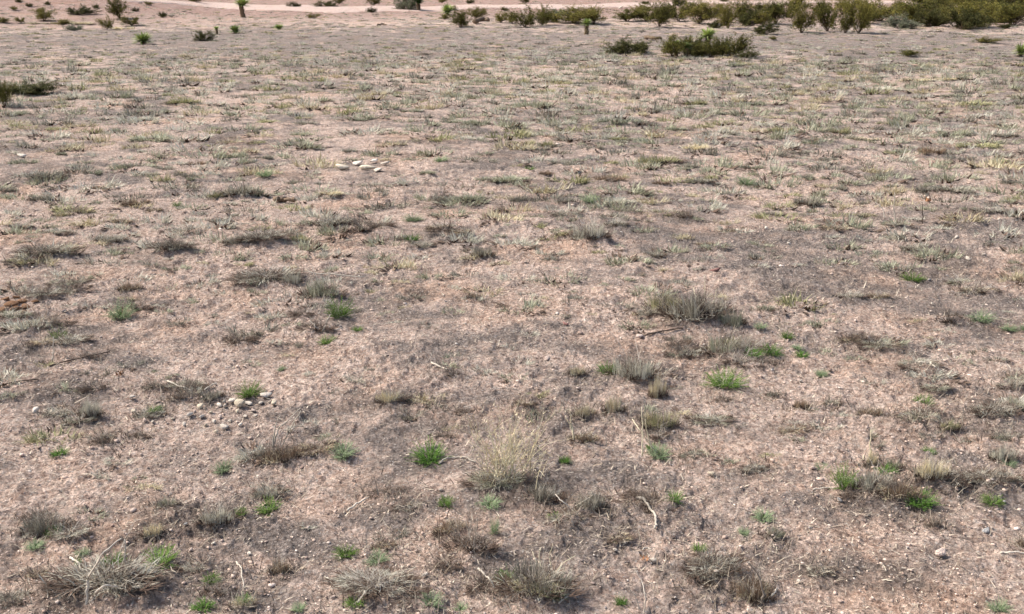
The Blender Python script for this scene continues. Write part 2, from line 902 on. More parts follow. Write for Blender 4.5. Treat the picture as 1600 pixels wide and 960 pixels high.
STICKS = """
262 602 280 613 300 621 : 3
338 602 330 609 321 619 : 3
674 572 688 578 700 584 : 3
1030 496 1044 505 1060 517 : 3
543 801 560 789 578 779 : 3.5
508 907 518 917 528 928 : 4
747 896 760 912 773 927 : 4
782 934 790 938 800 946 : 3.5
686 727 697 722 709 718 727 721 744 727 : 3
994 789 1004 794 1016 804 1024 817 1025 828 1022 838 : 5
861 896 876 908 890 920 : 3.5
896 934 886 942 873 954 : 4
1562 870 1580 871 1604 871 : 3.5
1197 944 1207 938 1214 924 : 4
370 884 378 898 382 925 : 3
111 878 122 894 134 913 : 4
1434 574 1452 576 1460 583 : 3
440 436 470 434 500 436 570 438 : 2.5
1004 862 1010 858 1018 862 : 3
560 955 572 946 566 936 : 4
1270 768 1290 766 1310 768 : 3
"""
STICK_LAB = ["pale stick lying behind the white stone scatter, the longer of two", "short pale stick leaning just behind the white stone scatter",
             "pale bare stick tilted beside a small dark brown twig shrub", "slanting pale stick in front of the olive part of the upright-bladed tuft",
             "pale straight stick on open pinkish soil below brown twigs", "short thick stick just behind the wide pale twiggy tuft",
             "long slanting pale stick under the sprawling grey twig shrub", "short pale stick at the foot of the long slanting stick",
             "bent pale stick beside the deep green feathery weed", "thick curved pale stick in front of a dark brown twig shrub",
             "pale stick sloping across the big bottom-edge tuft", "forked-looking pale stick at the foot of the big bottom-edge tuft",
             "straight pale stick lying by the edge, beyond the white rock lump", "short steep pale stick on bare soil beyond the red-brown tuft",
             "thin upright-lying stick between a green weed and brown litter", "slanting pale stick beside the arched-stalk tuft",
             "small curved twig in front of a low grey-green tuft", "long thin pale twig lying flat behind the bright weed with the forked twig",
             "tiny curled pale twig among dark litter behind a white stone", "short pale stick standing out of the wide pale twiggy tuft",
             "thin flat stick lying beside the bright weed on the tuft row"]
DARKSTICKS = """
78 577 100 572 130 567 172 555 : 2.5
60 596 30 602 0 606 : 2.2
1000 528 1035 526 1066 524 : 3
1272 358 1285 356 1292 356 : 4
742 38 758 36 765 37 : 8
1008 62 1022 64 1034 64 : 6
430 317 446 318 462 320 : 9
590 42 598 40 604 41 : 3
"""
DARK_LAB = ["dark weathered branch lying below grey twigs on pinkish soil", "thin dark stick running out of the picture at the left edge",
            "low dark stick beside the pinkish white stone", "dark short log with pale rim lying on the gravel flat",
            "dark bar for the cast shadow beside the solitary olive bush", "flat fallen log behind the black-green shrub pair",  # the bar by the olive bush stands in for its cast shadow
            "low brown log lying among small dark tufts", "thin dark fallen stick on the far grassy flat"]


def parse(T):
    out = []
    for ln in T.strip().splitlines():
        lab = lm = None
        if '|' in ln:
            ln, rest = ln.split('|')
            lab = rest.strip()
            if 'L:' in rest:
                lab, lm = [s.strip() for s in rest.split('L:')]
        a = ln.split()
        out.append(dict(x=float(a[0]), y=float(a[1]), w=float(a[2]), h=float(a[3]), t=a[4], lab=lab, lm=lm))
    return out


tufts, weeds, shrubs, bushes, yuccas, stones = map(parse, (TUFTS, WEEDS, SHRUBS, BUSHES, YUCCAS, STONES))

# ------------------------------------------------------------------ label writer
LM = [('the white stone scatter', 372, 642), ('the pale flat rocks', 572, 264), ('the tall straw spray', 790, 740),
      ('the rusty clod heap', 28, 466), ('the tall bleached stalk', 1398, 350), ('the low brown log', 446, 318),
      ('the curved pale stick', 1014, 815), ('the long ragged tuft row', 1430, 770), ('the wide pale twiggy tuft', 587, 940)]
for L_ in (tufts, weeds, shrubs, bushes, yuccas, stones):
    for e in L_:
        if e['lm']:
            LM.append((e['lm'], e['x'], e['y']))
TONE = {'g': 'grey-green', 'o': 'olive green', 's': 'straw-coloured', 'b': 'brown', 'd': 'dark grey', 'p': 'pale grey'}
WT = {'h': 'bright green', 'k': 'deep green', 'l': 'pale green'}
ST = {'t': 'grey', 'd': 'dark brown', 'p': 'pale bleached'}
BT = {'o': 'olive', 'y': 'yellow-olive', 'd': 'dark', 'g': 'grey-green', 'b': 'brownish'}
YT = {'b': 'stemless', 't': 'trunked', 's': 'skirted'}
RT = {'w': 'white', 'c': 'cream', 'p': 'pinkish white', 'r': 'dark red', 'g': 'grey'}
ORD = 'nearer second third fourth fifth sixth seventh eighth ninth tenth eleventh twelfth thirteenth fourteenth fifteenth'.split()
ORD[0] = 'first'


def size_word(e):
    if e['h'] > e['w'] * .8:
        return 'upright'
    if e['w'] >= 60:
        return 'broad'
    if e['w'] <= 30:
        return 'small'
    if e['h'] < e['w'] * .3:
        return 'low'
    return ''


def write_labels(E, noun, tones, sizes=True):
    buckets = {}
    for e in E:
        if e['lab']:
            continue
        best = None
        for (n, x, y) in LM:
            dx, dy = e['x'] - x, (e['y'] - y) * 2.4
            d = math.hypot(dx, dy)
            if d < 10:
                continue
            if best is None or d < best[0]:
                best = (d, n, dx, dy)
        d, n, dx, dy = best
        if abs(dx) > abs(dy) * 1.0:
            rel = 'left of' if dx < 0 else 'right of'
        else:
            rel = 'behind' if dy < 0 else 'in front of'
        a = ((size_word(e) + ' ') if sizes else '') + tones[e['t']]
        buckets.setdefault((a.strip(), rel, n), []).append((d, e))
    for (a, rel, n), L in buckets.items():
        L.sort(key=lambda q: q[0])
        for i, (d, e) in enumerate(L):
            if len(L) == 1:
                e['lab'] = f'{a} {noun} {rel} {n}'
            else:
                e['lab'] = f'{a} {noun}, {ORD[min(i, 14)]} {rel} {n}'


write_labels(tufts, 'grass tuft', TONE)
write_labels(weeds, 'leafy weed', WT)
write_labels(shrubs, 'twiggy dead shrub', ST)
write_labels(bushes, 'desert bush', BT)
write_labels(yuccas, 'spiky yucca', YT)
write_labels(stones, 'stone', RT)

# ------------------------------------------------------------------ where each listed thing stands
def seat(e, depth=0.55):
    X, Y, t = p2w(e['x'], e['y'])
    mpp = t / FPX
    w = e['w'] * mpp
    th = math.atan2(CAM_H, Y)
    D = w * depth
    hv = e['h'] * mpp
    H = max((hv - D * math.sin(th) * .8) / math.cos(th), 0.16 * w)
    s = (Y + D * .4) / Y
    e.update(X=X * s, Y=Y * s, W=w, D=D, H=H, mpp=mpp)
    return e


for L_ in (tufts, weeds, shrubs):
    for e in L_:
        seat(e)
for e in bushes:
    seat(e, .7)
for e in yuccas:
    seat(e, .5)
for e in stones:
    seat(e, .8)

MOUNDS = [(e['X'], e['Y'], e['W'] * .62, min(0.035, e['W'] * .10)) for e in tufts if e['y'] > 300] + \
         [(e['X'], e['Y'], e['W'] * .6, min(0.03, e['W'] * .09)) for e in shrubs]


def mounds(x, y):
    x = np.asarray(x, dtype=np.float64); y = np.asarray(y, dtype=np.float64)
    h = np.zeros_like(x)
    for (mx, my, r, a) in MOUNDS:
        d2 = ((x - mx) ** 2 + ((y - my) * 1.3) ** 2) / (r * r)
        h += a * np.exp(-d2)
    return h


def relief(x, y):
    r = np.hypot(x, y)
    near = smooth(60, 6, r)
    wx = x + .06 * fbm(x, y, .3, 2, 40)
    wy = y + .06 * fbm(x, y, .3, 2, 41)
    rough_amt = .55 + .9 * np.clip(fbm(x, y, .8, 2, 70) + .35, 0, 1)
    cl = fbm(wx, wy, .13, 3, 21, .55)
    clod = np.abs(fbm(wx, wy, .05, 3, 25, .6))
    crust = smooth(-.05, .12, fbm(wx, wy, .075, 3, 26, .6))
    pit = fbm(wx, wy * 1.2, .03, 2, 28)
    z = near * rough_amt * (.024 * cl + .008 * (clod - .15) + .010 * crust + .005 * pit)
    return z + .05 * smooth(10, 40, r) * smooth(300, 90, r) * fbm(x, y, .5, 2, 33), cl


def full_h(x, y):
    x = np.atleast_1d(np.asarray(x, dtype=np.float64)); y = np.atleast_1d(np.asarray(y, dtype=np.float64))
    return base_h(x, y) + mounds(x, y) + relief(x, y)[0]


def ground_z(x, y):
    return float(full_h(x, y)[0])


# ------------------------------------------------------------------ ground: one sheet to the horizon
GREY = [(1480, 420, 220, 70, .9), (1150, 400, 260, 60, .5), (760, 520, 190, 45, .55), (800, 58, 1100, 18, 1.5), (240, 58, 330, 16, 1.2),
        (1400, 72, 320, 26, 1.1), (800, 85, 700, 14, .7), (450, 470, 120, 30, .3), (600, 800, 110, 26, .35), (1330, 900, 180, 26, .4), (1480, 560, 160, 40, .5),
        (740, 590, 120, 34, .35), (1000, 350, 200, 40, .4), (740, 880, 110, 50, .6), (1100, 900, 100, 40, .5), (1020, 800, 90, 40, .45),
        (160, 520, 140, 50, .35), (180, 640, 110, 35, .4), (520, 500, 90, 30, .4), (640, 330, 120, 30, .35), (290, 830, 120, 35, .45),
        (1500, 660, 100, 30, .4), (680, 420, 160, 18, .3), (160, 930, 130, 40, .4), (1520, 350, 140, 30, .4)]
PINK = [(510, 158, 170, 12, .9), (1230, 92, 110, 10, .8), (1080, 88, 140, 9, .8), (640, 900, 160, 60, .7), (480, 770, 130, 40, .5), (990, 84, 70, 8, .8),
        (60, 760, 130, 60, .6), (1250, 700, 180, 60, .5), (380, 430, 220, 30, .6), (1130, 860, 150, 50, .4), (900, 460, 160, 24, .5), (1000, 700, 150, 40, .5), (400, 570, 140, 30, .4), (1300, 610, 120, 26, .5)]


def zones(x, y):
    s = np.zeros_like(x)
    for (Z, sg) in ((GREY, 1), (PINK, -1)):
        for (u, v, ru, rv, k) in Z:
            X, Y, t = p2w(u, v)
            X2, Y2, _ = p2w(u, v - rv * .7)
            ry = max(abs(Y2 - Y) / .7, .05)
            rx = ru * t / FPX
            d2 = ((x - X) / rx) ** 2 + ((y - Y) / ry) ** 2
            s += sg * k * np.exp(-d2 * 1.2)
    return s


half = math.radians(36)
th = np.concatenate([np.linspace(-half, half, 860), np.linspace(half, 2 * math.pi - half, 90)[1:-1]])
rr = np.concatenate([np.linspace(0.25, 1.7, 16), np.exp(np.arange(math.log(1.75), math.log(95), 0.0034)), np.geomspace(98, 4200, 60)])
NT, NR = len(th), len(rr)
TH, RR = np.meshgrid(th, rr)
GX, GY = RR * np.sin(TH), RR * np.cos(TH)
x, y = GX.ravel(), GY.ravel()
r = RR.ravel()
z = base_h(x, y) + mounds(x, y)
soil = zones(x, y) * .5 + .8 * fbm(x, y, 1.1, 4, 60, .7) + .9 * fbm(x * .6, y, .16, 3, 61)
soil = np.clip(.26 + .22 * smooth(8, 12, r) * smooth(34, 28, r) + soil, 0, 1)
rough_amt = .55 + .9 * np.clip(fbm(x, y, .8, 2, 70) + .35, 0, 1)
dz, cl = relief(x, y)
z = z + dz
z = z - .02 * smooth(.6, .2, r)
V = np.stack([x, y, z], 1)
V = np.vstack([V, [[0, 0, float(base_h(0, 0))]]])
i = np.arange(NR - 1)[:, None] * NT
j = np.arange(NT)[None, :]
j2 = (j + 1) % NT
F = np.stack([i + j, i + NT + j, i + NT + j2, i + j2], -1).reshape(-1, 4)
gme = mesh_from('ground', V, F[:, ::-1])
# the last bit under the camera
import bmesh
at = gme.attributes.new('soil', 'FLOAT', 'POINT')
at.data.foreach_set('value', np.append(soil, .5).astype(np.float32))
at2 = gme.attributes.new('redness', 'FLOAT', 'POINT')
at2.data.foreach_set('value', np.append(smooth(40, 56, r + 5 * fbm(x, y, 8, 3, 77)), 0).astype(np.float32))
gme.polygons.foreach_set('use_smooth', np.ones(len(gme.polygons), dtype=bool))


def ground_mat(name='desert_soil', track=False):
    m, t, b = new_mat(name)
    N = t.nodes.new
    K = t.links.new
    tc = N('ShaderNodeTexCoord')
    geo = N('ShaderNodeNewGeometry')

    def noise(scale, detail=5, rough=.6):
        n = N('ShaderNodeTexNoise')
        n.inputs['Scale'].default_value = scale
        n.inputs['Detail'].default_value = detail
        n.inputs['Roughness'].default_value = rough
        K(geo.outputs['Position'], n.inputs['Vector'])
        return n.outputs[0]

    def ramp(src, stops):
        r_ = N('ShaderNodeValToRGB')
        e = r_.color_ramp.elements
        e[0].position, e[0].color = stops[0][0], (*stops[0][1], 1)
        e[1].position, e[1].color = stops[-1][0], (*stops[-1][1], 1)
        for p, c in stops[1:-1]:
            q = e.new(p); q.color = (*c, 1)
        K(src, r_.inputs[0])
        return r_.outputs[0]

    def mix(f, a, c, mode='MIX'):
        q = N('ShaderNodeMix')
        q.data_type = 'RGBA'
        q.blend_type = mode
        if isinstance(f, (int, float)):
            q.inputs['Factor'].default_value = f
        else:
            K(f, q.inputs['Factor'])
        K(a, q.inputs[6]); K(c, q.inputs[7])
        return q.outputs[2]

    def mrange(src, a, c, d, e):
        q = N('ShaderNodeMapRange')
        q.inputs[1].default_value, q.inputs[2].default_value = a, c
        q.inputs[3].default_value, q.inputs[4].default_value = d, e
        K(src, q.inputs[0])
        return q.outputs[0]

    n1, n2, n3, n4 = noise(3.5), noise(16, 6, .65), noise(70, 5, .7), noise(1.1, 3)
    n5 = noise(32, 6, .7)
    pink = ramp(n5, [(.30, (.25, .17, .135)), (.40, (.46, .335, .272)), (.50, (.60, .462, .385)), (.60, (.70, .565, .48)), (.72, (.83, .72, .62))])
    if track:
        col = ramp(n2, [(.25, (.46, .34, .29)), (.5, (.60, .47, .41)), (.78, (.68, .56, .49))])
    else:
        grey = ramp(n3, [(.28, (.10, .082, .07)), (.44, (.22, .183, .16)), (.56, (.31, .262, .235)), (.68, (.44, .38, .335)), (.8, (.58, .51, .45))])
        a = N('ShaderNodeAttribute')
        a.attribute_name = 'soil'
        ad = N('ShaderNodeMath'); ad.operation = 'ADD'
        K(a.outputs['Fac'], ad.inputs[0]); K(mrange(n1, .3, .7, -.35, .35), ad.inputs[1])
        ad2 = N('ShaderNodeMath'); ad2.operation = 'ADD'
        ad3 = N('ShaderNodeMath'); ad3.operation = 'ADD'
        K(ad.outputs[0], ad3.inputs[0]); K(mrange(n2, .3, .7, -.35, .35), ad3.inputs[1])
        K(ad3.outputs[0], ad2.inputs[0]); K(mrange(n3, .3, .7, -.3, .3), ad2.inputs[1])
        col = mix(mrange(ad2.outputs[0], .15, .95, 0, 1), pink, grey)
        ra = N('ShaderNodeAttribute')
        ra.attribute_name = 'redness'
        rc = ramp(n1, [(.3, (.25, .165, .135)), (.5, (.36, .25, .21)), (.7, (.45, .335, .29))])
        col = mix(ra.outputs['Fac'], col, rc)
    # angular grit: every cell of two fine patterns takes its own shade
    hgt = None
    for sc_, lo_, hi_ in ((38, .80, 1.16), (105, .62, 1.3)):
        vo_ = N('ShaderNodeTexVoronoi')
        vo_.inputs['Scale'].default_value = sc_
        vo_.inputs['Randomness'].default_value = 1.0
        wv = N('ShaderNodeVectorMath'); wv.operation = 'MULTIPLY_ADD'
        nz_ = N('ShaderNodeTexNoise'); nz_.inputs['Scale'].default_value = sc_ * 1.3; nz_.inputs['Detail'].default_value = 2
        K(geo.outputs['Position'], nz_.inputs['Vector'])
        K(nz_.outputs['Color'], wv.inputs[0]); wv.inputs[1].default_value = (.9 / sc_,) * 3; K(geo.outputs['Position'], wv.inputs[2])
        K(wv.outputs[0], vo_.inputs['Vector'])
        sp_ = N('ShaderNodeSeparateColor'); K(vo_.outputs['Color'], sp_.inputs[0])
        hs = N('ShaderNodeHueSaturation')
        K(mrange(sp_.outputs[1], 0, 1, lo_, hi_), hs.inputs['Value']); K(col, hs.inputs['Color'])
        col = hs.outputs[0]
        hgt = sp_.outputs[1]
    # orange cast in some places
    warm = N('ShaderNodeRGB'); warm.outputs[0].default_value = (1.0, .86, .74, 1)
    col = mix(mrange(n4, .5, .68, 0, .6), col, warm.outputs[0], 'MULTIPLY')
    # dark organic flecks
    fl = mrange(noise(85, 4, .8), .60, .67, 0, .8)
    dk = N('ShaderNodeRGB'); dk.outputs[0].default_value = (.11, .08, .065, 1)
    col = mix(fl, col, dk.outputs[0])
    vo = N('ShaderNodeTexVoronoi')
    vo.inputs['Scale'].default_value = 75
    K(geo.outputs['Position'], vo.inputs['Vector'])
    wsel = N('ShaderNodeSeparateColor')
    K(vo.outputs['Color'], wsel.inputs[0])
    near_c = mrange(vo.outputs['Distance'], .32, .38, 1, 0)
    pick = mrange(wsel.outputs[0], .90, .91, 0, .8)
    mu = N('ShaderNodeMath'); mu.operation = 'MULTIPLY'
    K(near_c, mu.inputs[0]); K(pick, mu.inputs[1])
    wh = N('ShaderNodeRGB'); wh.outputs[0].default_value = (.62, .56, .50, 1)
    col = mix(mu.outputs[0], col, wh.outputs[0])
    K(col, b.inputs['Base Color'])
    b1 = N('ShaderNodeBump'); b1.inputs['Distance'].default_value = .04
    b1.inputs['Strength'].default_value = .9
    K(n5, b1.inputs['Height'])
    b2 = N('ShaderNodeBump'); b2.inputs['Distance'].default_value = .02
    b2.inputs['Strength'].default_value = 1.0
    K(n3, b2.inputs['Height'])
    b3 = N('ShaderNodeBump'); b3.inputs['Distance'].default_value = .004; b3.inputs['Strength'].default_value = .8; K(hgt, b3.inputs['Height']); K(b2.outputs[0], b3.inputs['Normal']); K(b1.outputs[0], b2.inputs['Normal'])
    K(b3.outputs[0], b.inputs['Normal'])
    b.inputs['Roughness'].default_value = 1.0
    b.inputs['Specular IOR Level'].default_value = .05
    return m


MG = ground_mat()
go = obj('ground', gme, MG)
go['kind'] = 'structure'
go['label'] = 'pinkish desert soil with grey gravelly patches'

# pale bare track across the far edge
EDGE = [(180, -6, 1), (260, 1, 7), (330, 5, 12), (420, 8, 18), (520, 10, 20), (650, 11, 19), (760, 8, 14), (900, 8, 14), (1000, 5, 12), (1100, 2, 7),
        (1250, 2, 6), (1440, 2, 6)]
tv, tf = [], []
pts_up, pts_lo = [], []
xs = np.linspace(180, 1440, 90)
for k, u in enumerate(xs):
    up = np.interp(u, [e[0] for e in EDGE], [e[1] for e in EDGE]) + .8 * math.sin(u * .05)
    lo = np.interp(u, [e[0] for e in EDGE], [e[2] for e in EDGE]) + .9 * math.sin(u * .037 + 1)
    for q in range(13):
        v = lo + (up - lo) * q / 12
        X, Y, _ = p2w(u, v)
        tv.append((X, Y))
tv = np.array(tv)
tz = base_h(tv[:, 0], tv[:, 1]) + .05
tz2 = tz.reshape(90, 13); tz2[:, 0] -= .12; tz2[:, 12] -= .12; tz2[0] -= .12; tz2[-1] -= .12
for k in range(89):
    for q in range(12):
        a = k * 13 + q
        tf.append((a, a + 13, a + 14, a + 1))
tme = mesh_from('dirt_track', np.column_stack([tv, tz2.ravel()]), np.array(tf))
tr = obj('dirt_track', tme, ground_mat('pale_track_soil', True))
tr['kind'] = 'structure'
tr['label'] = 'pale pink dirt track across the far edge of the flat'


# ------------------------------------------------------------------ plant meshes
def blades(base, d, length, width, lean, curl, rng, nseg=3):
    """ribbons: base (n,3), d = azimuth (n), lean angle from vertical, curl extra lean at tip"""
    n = len(base)
    P = np.zeros((n, nseg + 1, 3))
    P[:, 0] = base
    for s in range(nseg):
        a = lean + curl * (s + .5) / nseg
        st = (length / nseg)
        P[:, s + 1, 0] = P[:, s, 0] + st * np.sin(a) * np.cos(d)
        P[:, s + 1, 1] = P[:, s, 1] + st * np.sin(a) * np.sin(d)
        P[:, s + 1, 2] = P[:, s, 2] + st * np.cos(a)
    wd = d + math.pi / 2 + rng.uniform(-.9, .9, n)
    wv = np.stack([np.cos(wd), np.sin(wd), np.zeros(n)], 1) * width[:, None] * .5
    V = []
    for s in range(nseg):
        k = 1 - .55 * s / nseg
        V.append(P[:, s] - wv * k)
        V.append(P[:, s] + wv * k)
    V.append(P[:, nseg])
    V = np.stack(V, 1)
    m = 2 * nseg + 1
    f = []
    for s in range(nseg - 1):
        f += [(2 * s, 2 * s + 1, 2 * s + 3), (2 * s, 2 * s + 3, 2 * s + 2)]
    f.append((2 * nseg - 2, 2 * nseg - 1, 2 * nseg))
    f = np.array(f)
    F = (f[None] + (np.arange(n) * m)[:, None, None]).reshape(-1, 3)
    return V.reshape(-1, 3), F


def merge(parts):
    V, F, o = [], [], 0
    for v, f in parts:
        V.append(v); F.append(f + o); o += len(v)
    return np.vstack(V), np.vstack(F)


def tuft_arrays(rng, n, width, upright=False, base=False, nclump=None, nseg=3):
    """unit tuft: footprint x +-.5, y +-.5, height about 1 (scaled to place)"""
    nc = nclump or rng.integers(10, 20)
    ca, cr = rng.uniform(0, 2 * math.pi, nc), np.sqrt(rng.uniform(0, 1, nc)) * .40
    cx, cy = cr * np.cos(ca) * 1.1, cr * np.sin(ca)
    ch = rng.uniform(.4, 1.0, nc) * (1.05 - .9 * cr)
    k = rng.integers(0, nc, n)
    off = rng.normal(0, .055, (n, 2))
    bx, by = cx[k] + off[:, 0], cy[k] + off[:, 1]
    d = np.arctan2(by * 1.0 + rng.normal(0, .18, n), bx + rng.normal(0, .18, n))
    if base:
        L = rng.uniform(.15, .42, n)
        lean = rng.uniform(.5, 1.45, n)
        curl = rng.uniform(-.2, .6, n)
    elif upright:
        L = rng.uniform(.5, 1.15, n) * ch[k]
        lean = rng.uniform(0, .38, n)
        curl = rng.uniform(-.3, .7, n)
    else:
        L = rng.uniform(.4, 1.0, n) * ch[k]
        lean = rng.uniform(.1, 1.25, n)
        curl = rng.uniform(-.2, 2.0, n)
    lx = np.minimum(L, .5)
    B = np.stack([bx, by, np.full(n, -.02)], 1)
    V, F = blades(B, d, L, rng.uniform(.6, 1.4, n) * width, lean, curl, rng, nseg)
    # sideways reach is kept inside the footprint; the height is scaled on its own when the tuft is placed
    m = 2 * nseg + 1
    V = V.reshape(n, m, 3)
    k_ = .6 if base else .42
    for ax in (0, 1):
        b0 = B[:, ax][:, None]
        off_ = V[:, :, ax] - b0
        mid = off_[:, 0::2][:, :1] * 0
        V[:, :, ax] = b0 + off_ * k_
    return V.reshape(-1, 3), F


def unit_tuft(name, seed, n, width, upright=False, base=False, asp=2.4):
    """built in real proportion (footprint 1 x .55, height 1/asp), then normalised so the placing scale keeps blades natural"""
    rng = np.random.default_rng(seed)
    V, F = tuft_arrays(rng, n, width, upright, base)
    return mesh_from(name, V, F)


NEAR = [unit_tuft('blades', 100 + k, 480, .022) for k in range(6)]
NEARUP = [unit_tuft('blades', 120 + k, 380, .03, True) for k in range(4)]
NEARB = [unit_tuft('dead_base_and_shade', 140 + k, 480, .03, base=True) for k in range(3)]
NEARM = [unit_tuft('dry_blades', 150 + k, 170, .03) for k in range(4)]
FAR = [unit_tuft('blades', 160 + k, 620, .04) for k in range(6)]
FARB = [unit_tuft('dead_base_and_shade', 180 + k, 220, .05, base=True) for k in range(2)]


def stalks_mesh(seed, n):
    rng = np.random.default_rng(seed)
    a, rr_ = rng.uniform(0, 6.28, n), np.sqrt(rng.uniform(0, 1, n)) * .35
    B = np.stack([rr_ * np.cos(a), rr_ * np.sin(a), np.zeros(n)], 1)
    V, F = blades(B, a + rng.normal(0, .5, n), rng.uniform(.9, 1.9, n), rng.uniform(.012, .02, n), rng.uniform(.05, .5, n), rng.uniform(0, 1.0, n), rng, 4)
    return mesh_from('stalks', V, F)


STALKS = [stalks_mesh(200 + k, 9) for k in range(4)]


def tubes(segs, sides=3):
    """segs: list of (p0, p1, r0, r1) -> prisms"""
    S = np.array([[*a, *b, ra, rb] for a, b, ra, rb in segs], dtype=float)
    p0, p1, r0, r1 = S[:, :3], S[:, 3:6], S[:, 6], S[:, 7]
    ax = p1 - p0
    ax /= np.linalg.norm(ax, axis=1)[:, None] + 1e-9
    up = np.where(np.abs(ax[:, 2:3]) > .9, [[1., 0, 0]], [[0, 0, 1.]])
    u = np.cross(ax, up); u /= np.linalg.norm(u, axis=1)[:, None] + 1e-9
    v = np.cross(ax, u)
    V = []
    for pp, r_ in ((p0, r0), (p1, r1)):
        for k in range(sides):
            a = 2 * math.pi * k / sides
            V.append(pp + (u * math.cos(a) + v * math.sin(a)) * r_[:, None])
    V = np.stack(V, 1)
    f = []
    for k in range(sides):
        k2 = (k + 1) % sides
        f += [(k, k2, sides + k2), (k, sides + k2, sides + k)]
    f = np.array(f)
    F = (f[None] + (np.arange(len(S)) * 2 * sides)[:, None, None]).reshape(-1, 3)
    return V.reshape(-1, 3), F


def branch(rng, p, d, L, r_, lvl, segs, tips, wig=.35, kids=3):
    n = 3 if lvl > 0 else 2
    for s in range(n):
        d = d + rng.normal(0, wig * .35, 3)
        d /= np.linalg.norm(d)
        q = p + d * L / n
        q[2] = max(q[2], .01)
        r2 = r_ * .82
        segs.append((p, q, r_, r2))
        p, r_ = q, r2
        if lvl > 0:
            for _ in range(rng.integers(1, kids)):
                dd = d + rng.normal(0, .55, 3)
                dd /= np.linalg.norm(dd)
                branch(rng, p, dd, L * rng.uniform(.35, .65), r_ * .65, lvl - 1, segs, tips, wig, kids)
    tips.append((p, d))


def twig_mesh(name, seed, nstem, r_, spread=1.0):
    rng = np.random.default_rng(seed)
    segs, tips = [], []
    for k in range(nstem):
        a = rng.uniform(0, 6.28)
        ln = rng.uniform(.15, 1.25) * spread
        d = np.array([math.cos(a) * math.sin(ln), math.sin(a) * math.sin(ln), math.cos(ln)])
        p = np.array([rng.normal(0, .12), rng.normal(0, .12), 0.0])
        branch(rng, p, d, rng.uniform(.35, .8), r_, 2, segs, tips)
    V, F = tubes(segs)
    V[:, :2] *= .62
    return mesh_from(name, V, F), segs


TWIGS = [twig_mesh('branches', 300 + k, 11, .011)[0] for k in range(5)]
TWIGSFINE = [twig_mesh('twigs', 320 + k, 14, .006, 1.15)[0] for k in range(3)]


def herb_mesh(name, seed, nf, ll):
    """feathery rosette: fronds with many leaflets"""
    rng = np.random.default_rng(seed)
    parts, segs = [], []
    for k in range(nf):
        a = rng.uniform(0, 6.28)
        r0 = math.sqrt(rng.uniform(0, 1)) * .22
        p = np.array([r0 * math.cos(a), r0 * math.sin(a), 0])
        ln = rng.uniform(.05, 1.25)
        a += rng.normal(0, .4)
        L = rng.uniform(.4, .8) * (1.0 - .25 * ln / 1.25) + .05
        m = 12
        bs, ds, le = [], [], []
        for s in range(m):
            t = (s + 1) / m
            lean = ln + t * .35
            q = p + np.array([math.cos(a) * math.sin(lean) * .8, math.sin(a) * math.sin(lean) * .8, math.cos(lean) * 1.15]) * L / m
            q[2] = max(q[2], .015)
            p = q
            for side in (-1, 1, 0):
                bs.append(p.copy()); ds.append(a + side * rng.uniform(.7, 1.4)); le.append(ll * (1.15 - .5 * t) * rng.uniform(.6, 1.3))
        n = len(bs)
        parts.append(blades(np.array(bs), np.array(ds), np.array(le), np.full(n, ll * .34), rng.uniform(.3, 1.5, n), rng.uniform(-.3, .5, n), rng, 1))
    V, F = merge(parts)
    return mesh_from(name, V, F)


HERBS = [herb_mesh('leaves', 400 + k, 95, .062) for k in range(5)]
HERBSTEM = []
for k in range(2):
    rng = np.random.default_rng(430 + k)
    sg = []
    for q in range(16):
        a, ln = rng.uniform(0, 6.28), rng.uniform(.1, 1.1)
        d = np.array([math.cos(a) * math.sin(ln), math.sin(a) * math.sin(ln), math.cos(ln)])
        sg.append((d * 0, d * .45, .012, .006))
    HERBSTEM.append(mesh_from('stems', *tubes(sg)))


def bush_mesh(seed, dense=1.0, vase=1.0, nstem=16, leaf=.05):
    """vase shaped desert bush; unit: width ~1, height ~1. returns stems, foliage"""
    rng = np.random.default_rng(seed)
    segs, tips = [], []
    for k in range(nstem):
        a = rng.uniform(0, 6.28)
        ln = (.08 + .75 * math.sqrt(rng.uniform(0, 1))) * vase
        d = np.array([math.cos(a) * math.sin(ln), math.sin(a) * math.sin(ln), math.cos(ln)])
        p = np.array([rng.normal(0, .04), rng.normal(0, .04), 0.0])
        L = rng.uniform(.62, 1.0)
        branch(rng, p, d, L, .014, 2, segs, tips, .3, 3)
    stem = mesh_from('stems', *tubes(segs))
    mids = np.array([(np.array(s[0]) + np.array(s[1])) / 2 for s in segs if s[2] < .0088] + [t[0] for t in tips])
    zlim = .14 if vase < 1.2 else .03
    mids = mids[(mids[:, 2] > zlim + rng.normal(0, .06, len(mids)))]
    n = int(8500 * dense)
    idx = rng.integers(0, len(mids), n)
    # clumps: drop some
    P = mids[idx] + rng.normal(0, .045, (n, 3))
    P[:, 2] = np.maximum(P[:, 2], .01)
    V, F = blades(P, rng.uniform(0, 6.28, n), rng.uniform(.6, 1.4, n) * leaf, np.full(n, leaf * .8), rng.uniform(0, 1.9, n), rng.uniform(-.3, .6, n), rng, 1)
    fol = mesh_from('foliage', V, F)
    return stem, fol


BUSHV = [bush_mesh(500 + k) for k in range(6)]
BUSHD = [bush_mesh(520 + k, 1.5, 1.55, 20, .055) for k in range(4)]


def yucca_mesh(seed, n=190, dead=False):
    rng = np.random.default_rng(seed)
    a = rng.uniform(0, 6.28, n)
    if dead:
        lean = rng.uniform(1.7, 2.8, n)
        L = rng.uniform(.28, .5, n)
    else:
        lean = np.arccos(rng.uniform(-.25, 1, n))
        L = rng.uniform(.42, .56, n)
    V, F = blades(np.zeros((n, 3)) + rng.normal(0, .025, (n, 3)), a, L, np.full(n, .085), lean, rng.uniform(-.1, .25, n), rng, 2)
    return V, F


